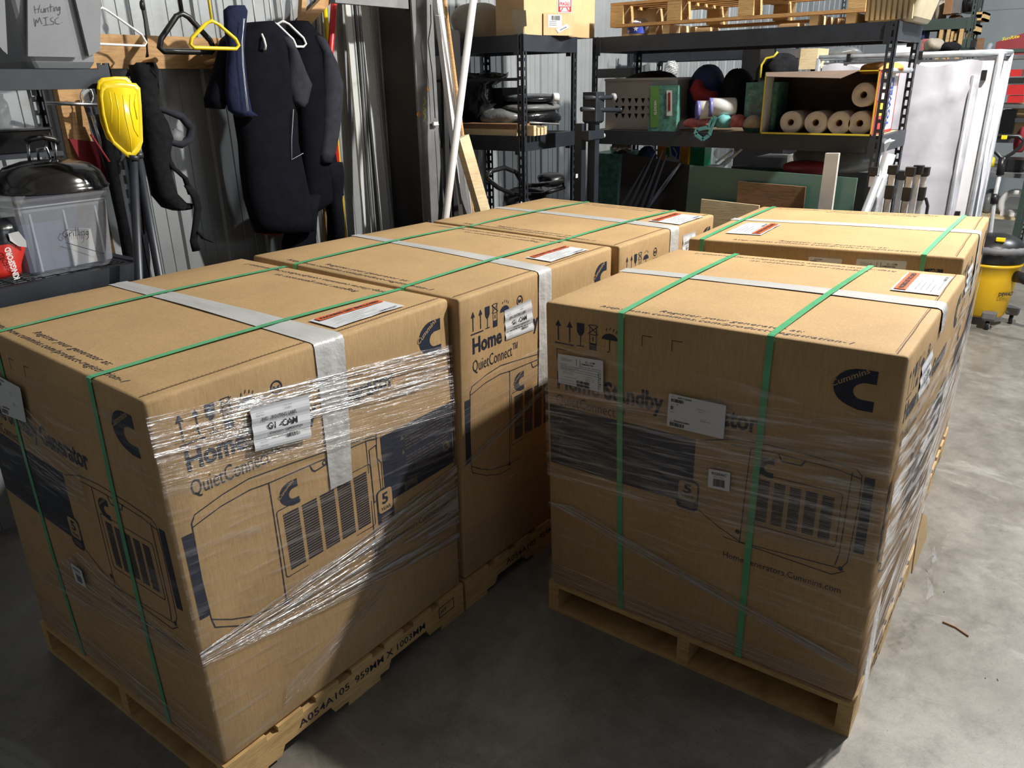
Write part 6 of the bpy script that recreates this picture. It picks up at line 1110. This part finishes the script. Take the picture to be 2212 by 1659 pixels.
mb = MB(); mb.tube([AU(x, y, 5.24) for x, y in ((1642, 168), (1645, 140), (1655, 126), (1672, 122), (1680, 112))], .008, 6); o = mb.build('pale_hose', 'print_yellow'); tag(o, 'pale yellow hose curling over the black gear bag', 'hose')
clutter('black_cabinet', 1602, 100, 1640, 180, 5.26, 'black_plastic', 'tall black cabinet seen right of the dark jacket', 'cabinet', 'box', .3)
clutter('wood_crate_stack', 1716, 105, 1765, 150, 6.2, 'pine_pale', 'pale crate seen above the open towel carton', 'crate', 'box', .3)
clutter('plastic_sack', 1760, 100, 1855, 125, 6.6, 'grey_bag', 'shiny clear sack seen below the top beam of the long rack', 'sack', 'lump', .3, 8)
clutter('white_crate', 1925, 98, 1955, 116, 6.4, 'white_plastic', 'white crate with holes between the two right rack posts', 'crate', 'box', .25)
mb = MB(); mb.box((4.85, -.6, .0), (6.7, -.0, .9)); 
for k, (l_, t_, r_, b_, m_) in enumerate(((1700, 335, 1740, 352, 'box_white'), (1745, 335, 1780, 350, 'grey_bag'), (1630, 340, 1700, 362, 'grey_mid'))): clutter('shop_box', l_, t_, r_, b_, 4.9, m_, ('white box just visible under the middle shelf at its right', 'pale box beside the white post under the middle shelf', 'grey box under the middle shelf behind the green panel')[k], 'box')
mb = MB(); mb.box((4.85, -.6, .0), (5.12, .6, AU(1700, 362, 4.9).z-.004)); o = mb.build('footlocker', 'black_plastic'); tag(o, 'dark trunk on the floor behind the long rack under the small boxes', 'trunk')
# ------------------------------------------------------------------ loose scraps by the front right pallet
T = mapper('D'); p_ = Vector((2.0, -1.36, .0)); p_ = AV(1985, 1205, -1.345)
rg = random.Random(6); mb = MB(); n = 9; c = Vector((p_.x, -1.36, p_.z)); vs = []
for i in range(n):
    for j in range(n): vs.append(c+Vector(((i-n/2)*.022+rg.uniform(-.012, .012), -.03*math.sin(j)*rg.random()-rg.uniform(0, .05), (j-n/2)*.026+rg.uniform(-.012, .012))))
mb.smooth = False; mb.add(vs, [(i*n+j, (i+1)*n+j, (i+1)*n+j+1, i*n+j+1) for i in range(n-1) for j in range(n-1)]); o = mb.build('loose_film', 'film_dense', bpy.data.objects['generator_carton.003']); 
mb = MB(); c = AV(1975, 1165, -1.34); P = [c+Vector((a_, -.01-.02*abs(math.sin(a_*60)), b_)) for a_, b_ in ((-.06, -.09), (.0, -.06), (.07, -.02), (.06, .06), (.0, .10), (-.05, .03))]; mb.prism(P, (0, .004, 0)); mb.build('torn_flap', 'kraft_light', bpy.data.objects['generator_carton.003'])
# straw bits and a stick on the floor
mb = MB()
for k in range(46):
    x_, y_ = rg.uniform(-.2, 5), rg.uniform(-2.9, -1.4); a_ = rg.uniform(0, 3.1); L_ = rg.uniform(.003, .012); mb.bar((x_, y_, .0015), (x_+L_*math.cos(a_), y_+L_*math.sin(a_), .002), .0022, .0018)
o = mb.build('floor_debris', 'black_plastic'); tag(o, 'tiny dark specks scattered over the lit floor on the right', 'debris'); o['kind'] = 'stuff'
mb = MB(); p_, q_ = AZZ(2036, 1343, .004), AZZ(2092, 1374, .004); mb.tube([p_, (p_+q_)/2+Vector((.01, 0, 0)), q_], .003, 5); o = mb.build('twig', 'kraft_brown'); tag(o, 'thin dark twig on the lit floor right of the front pallet', 'twig')
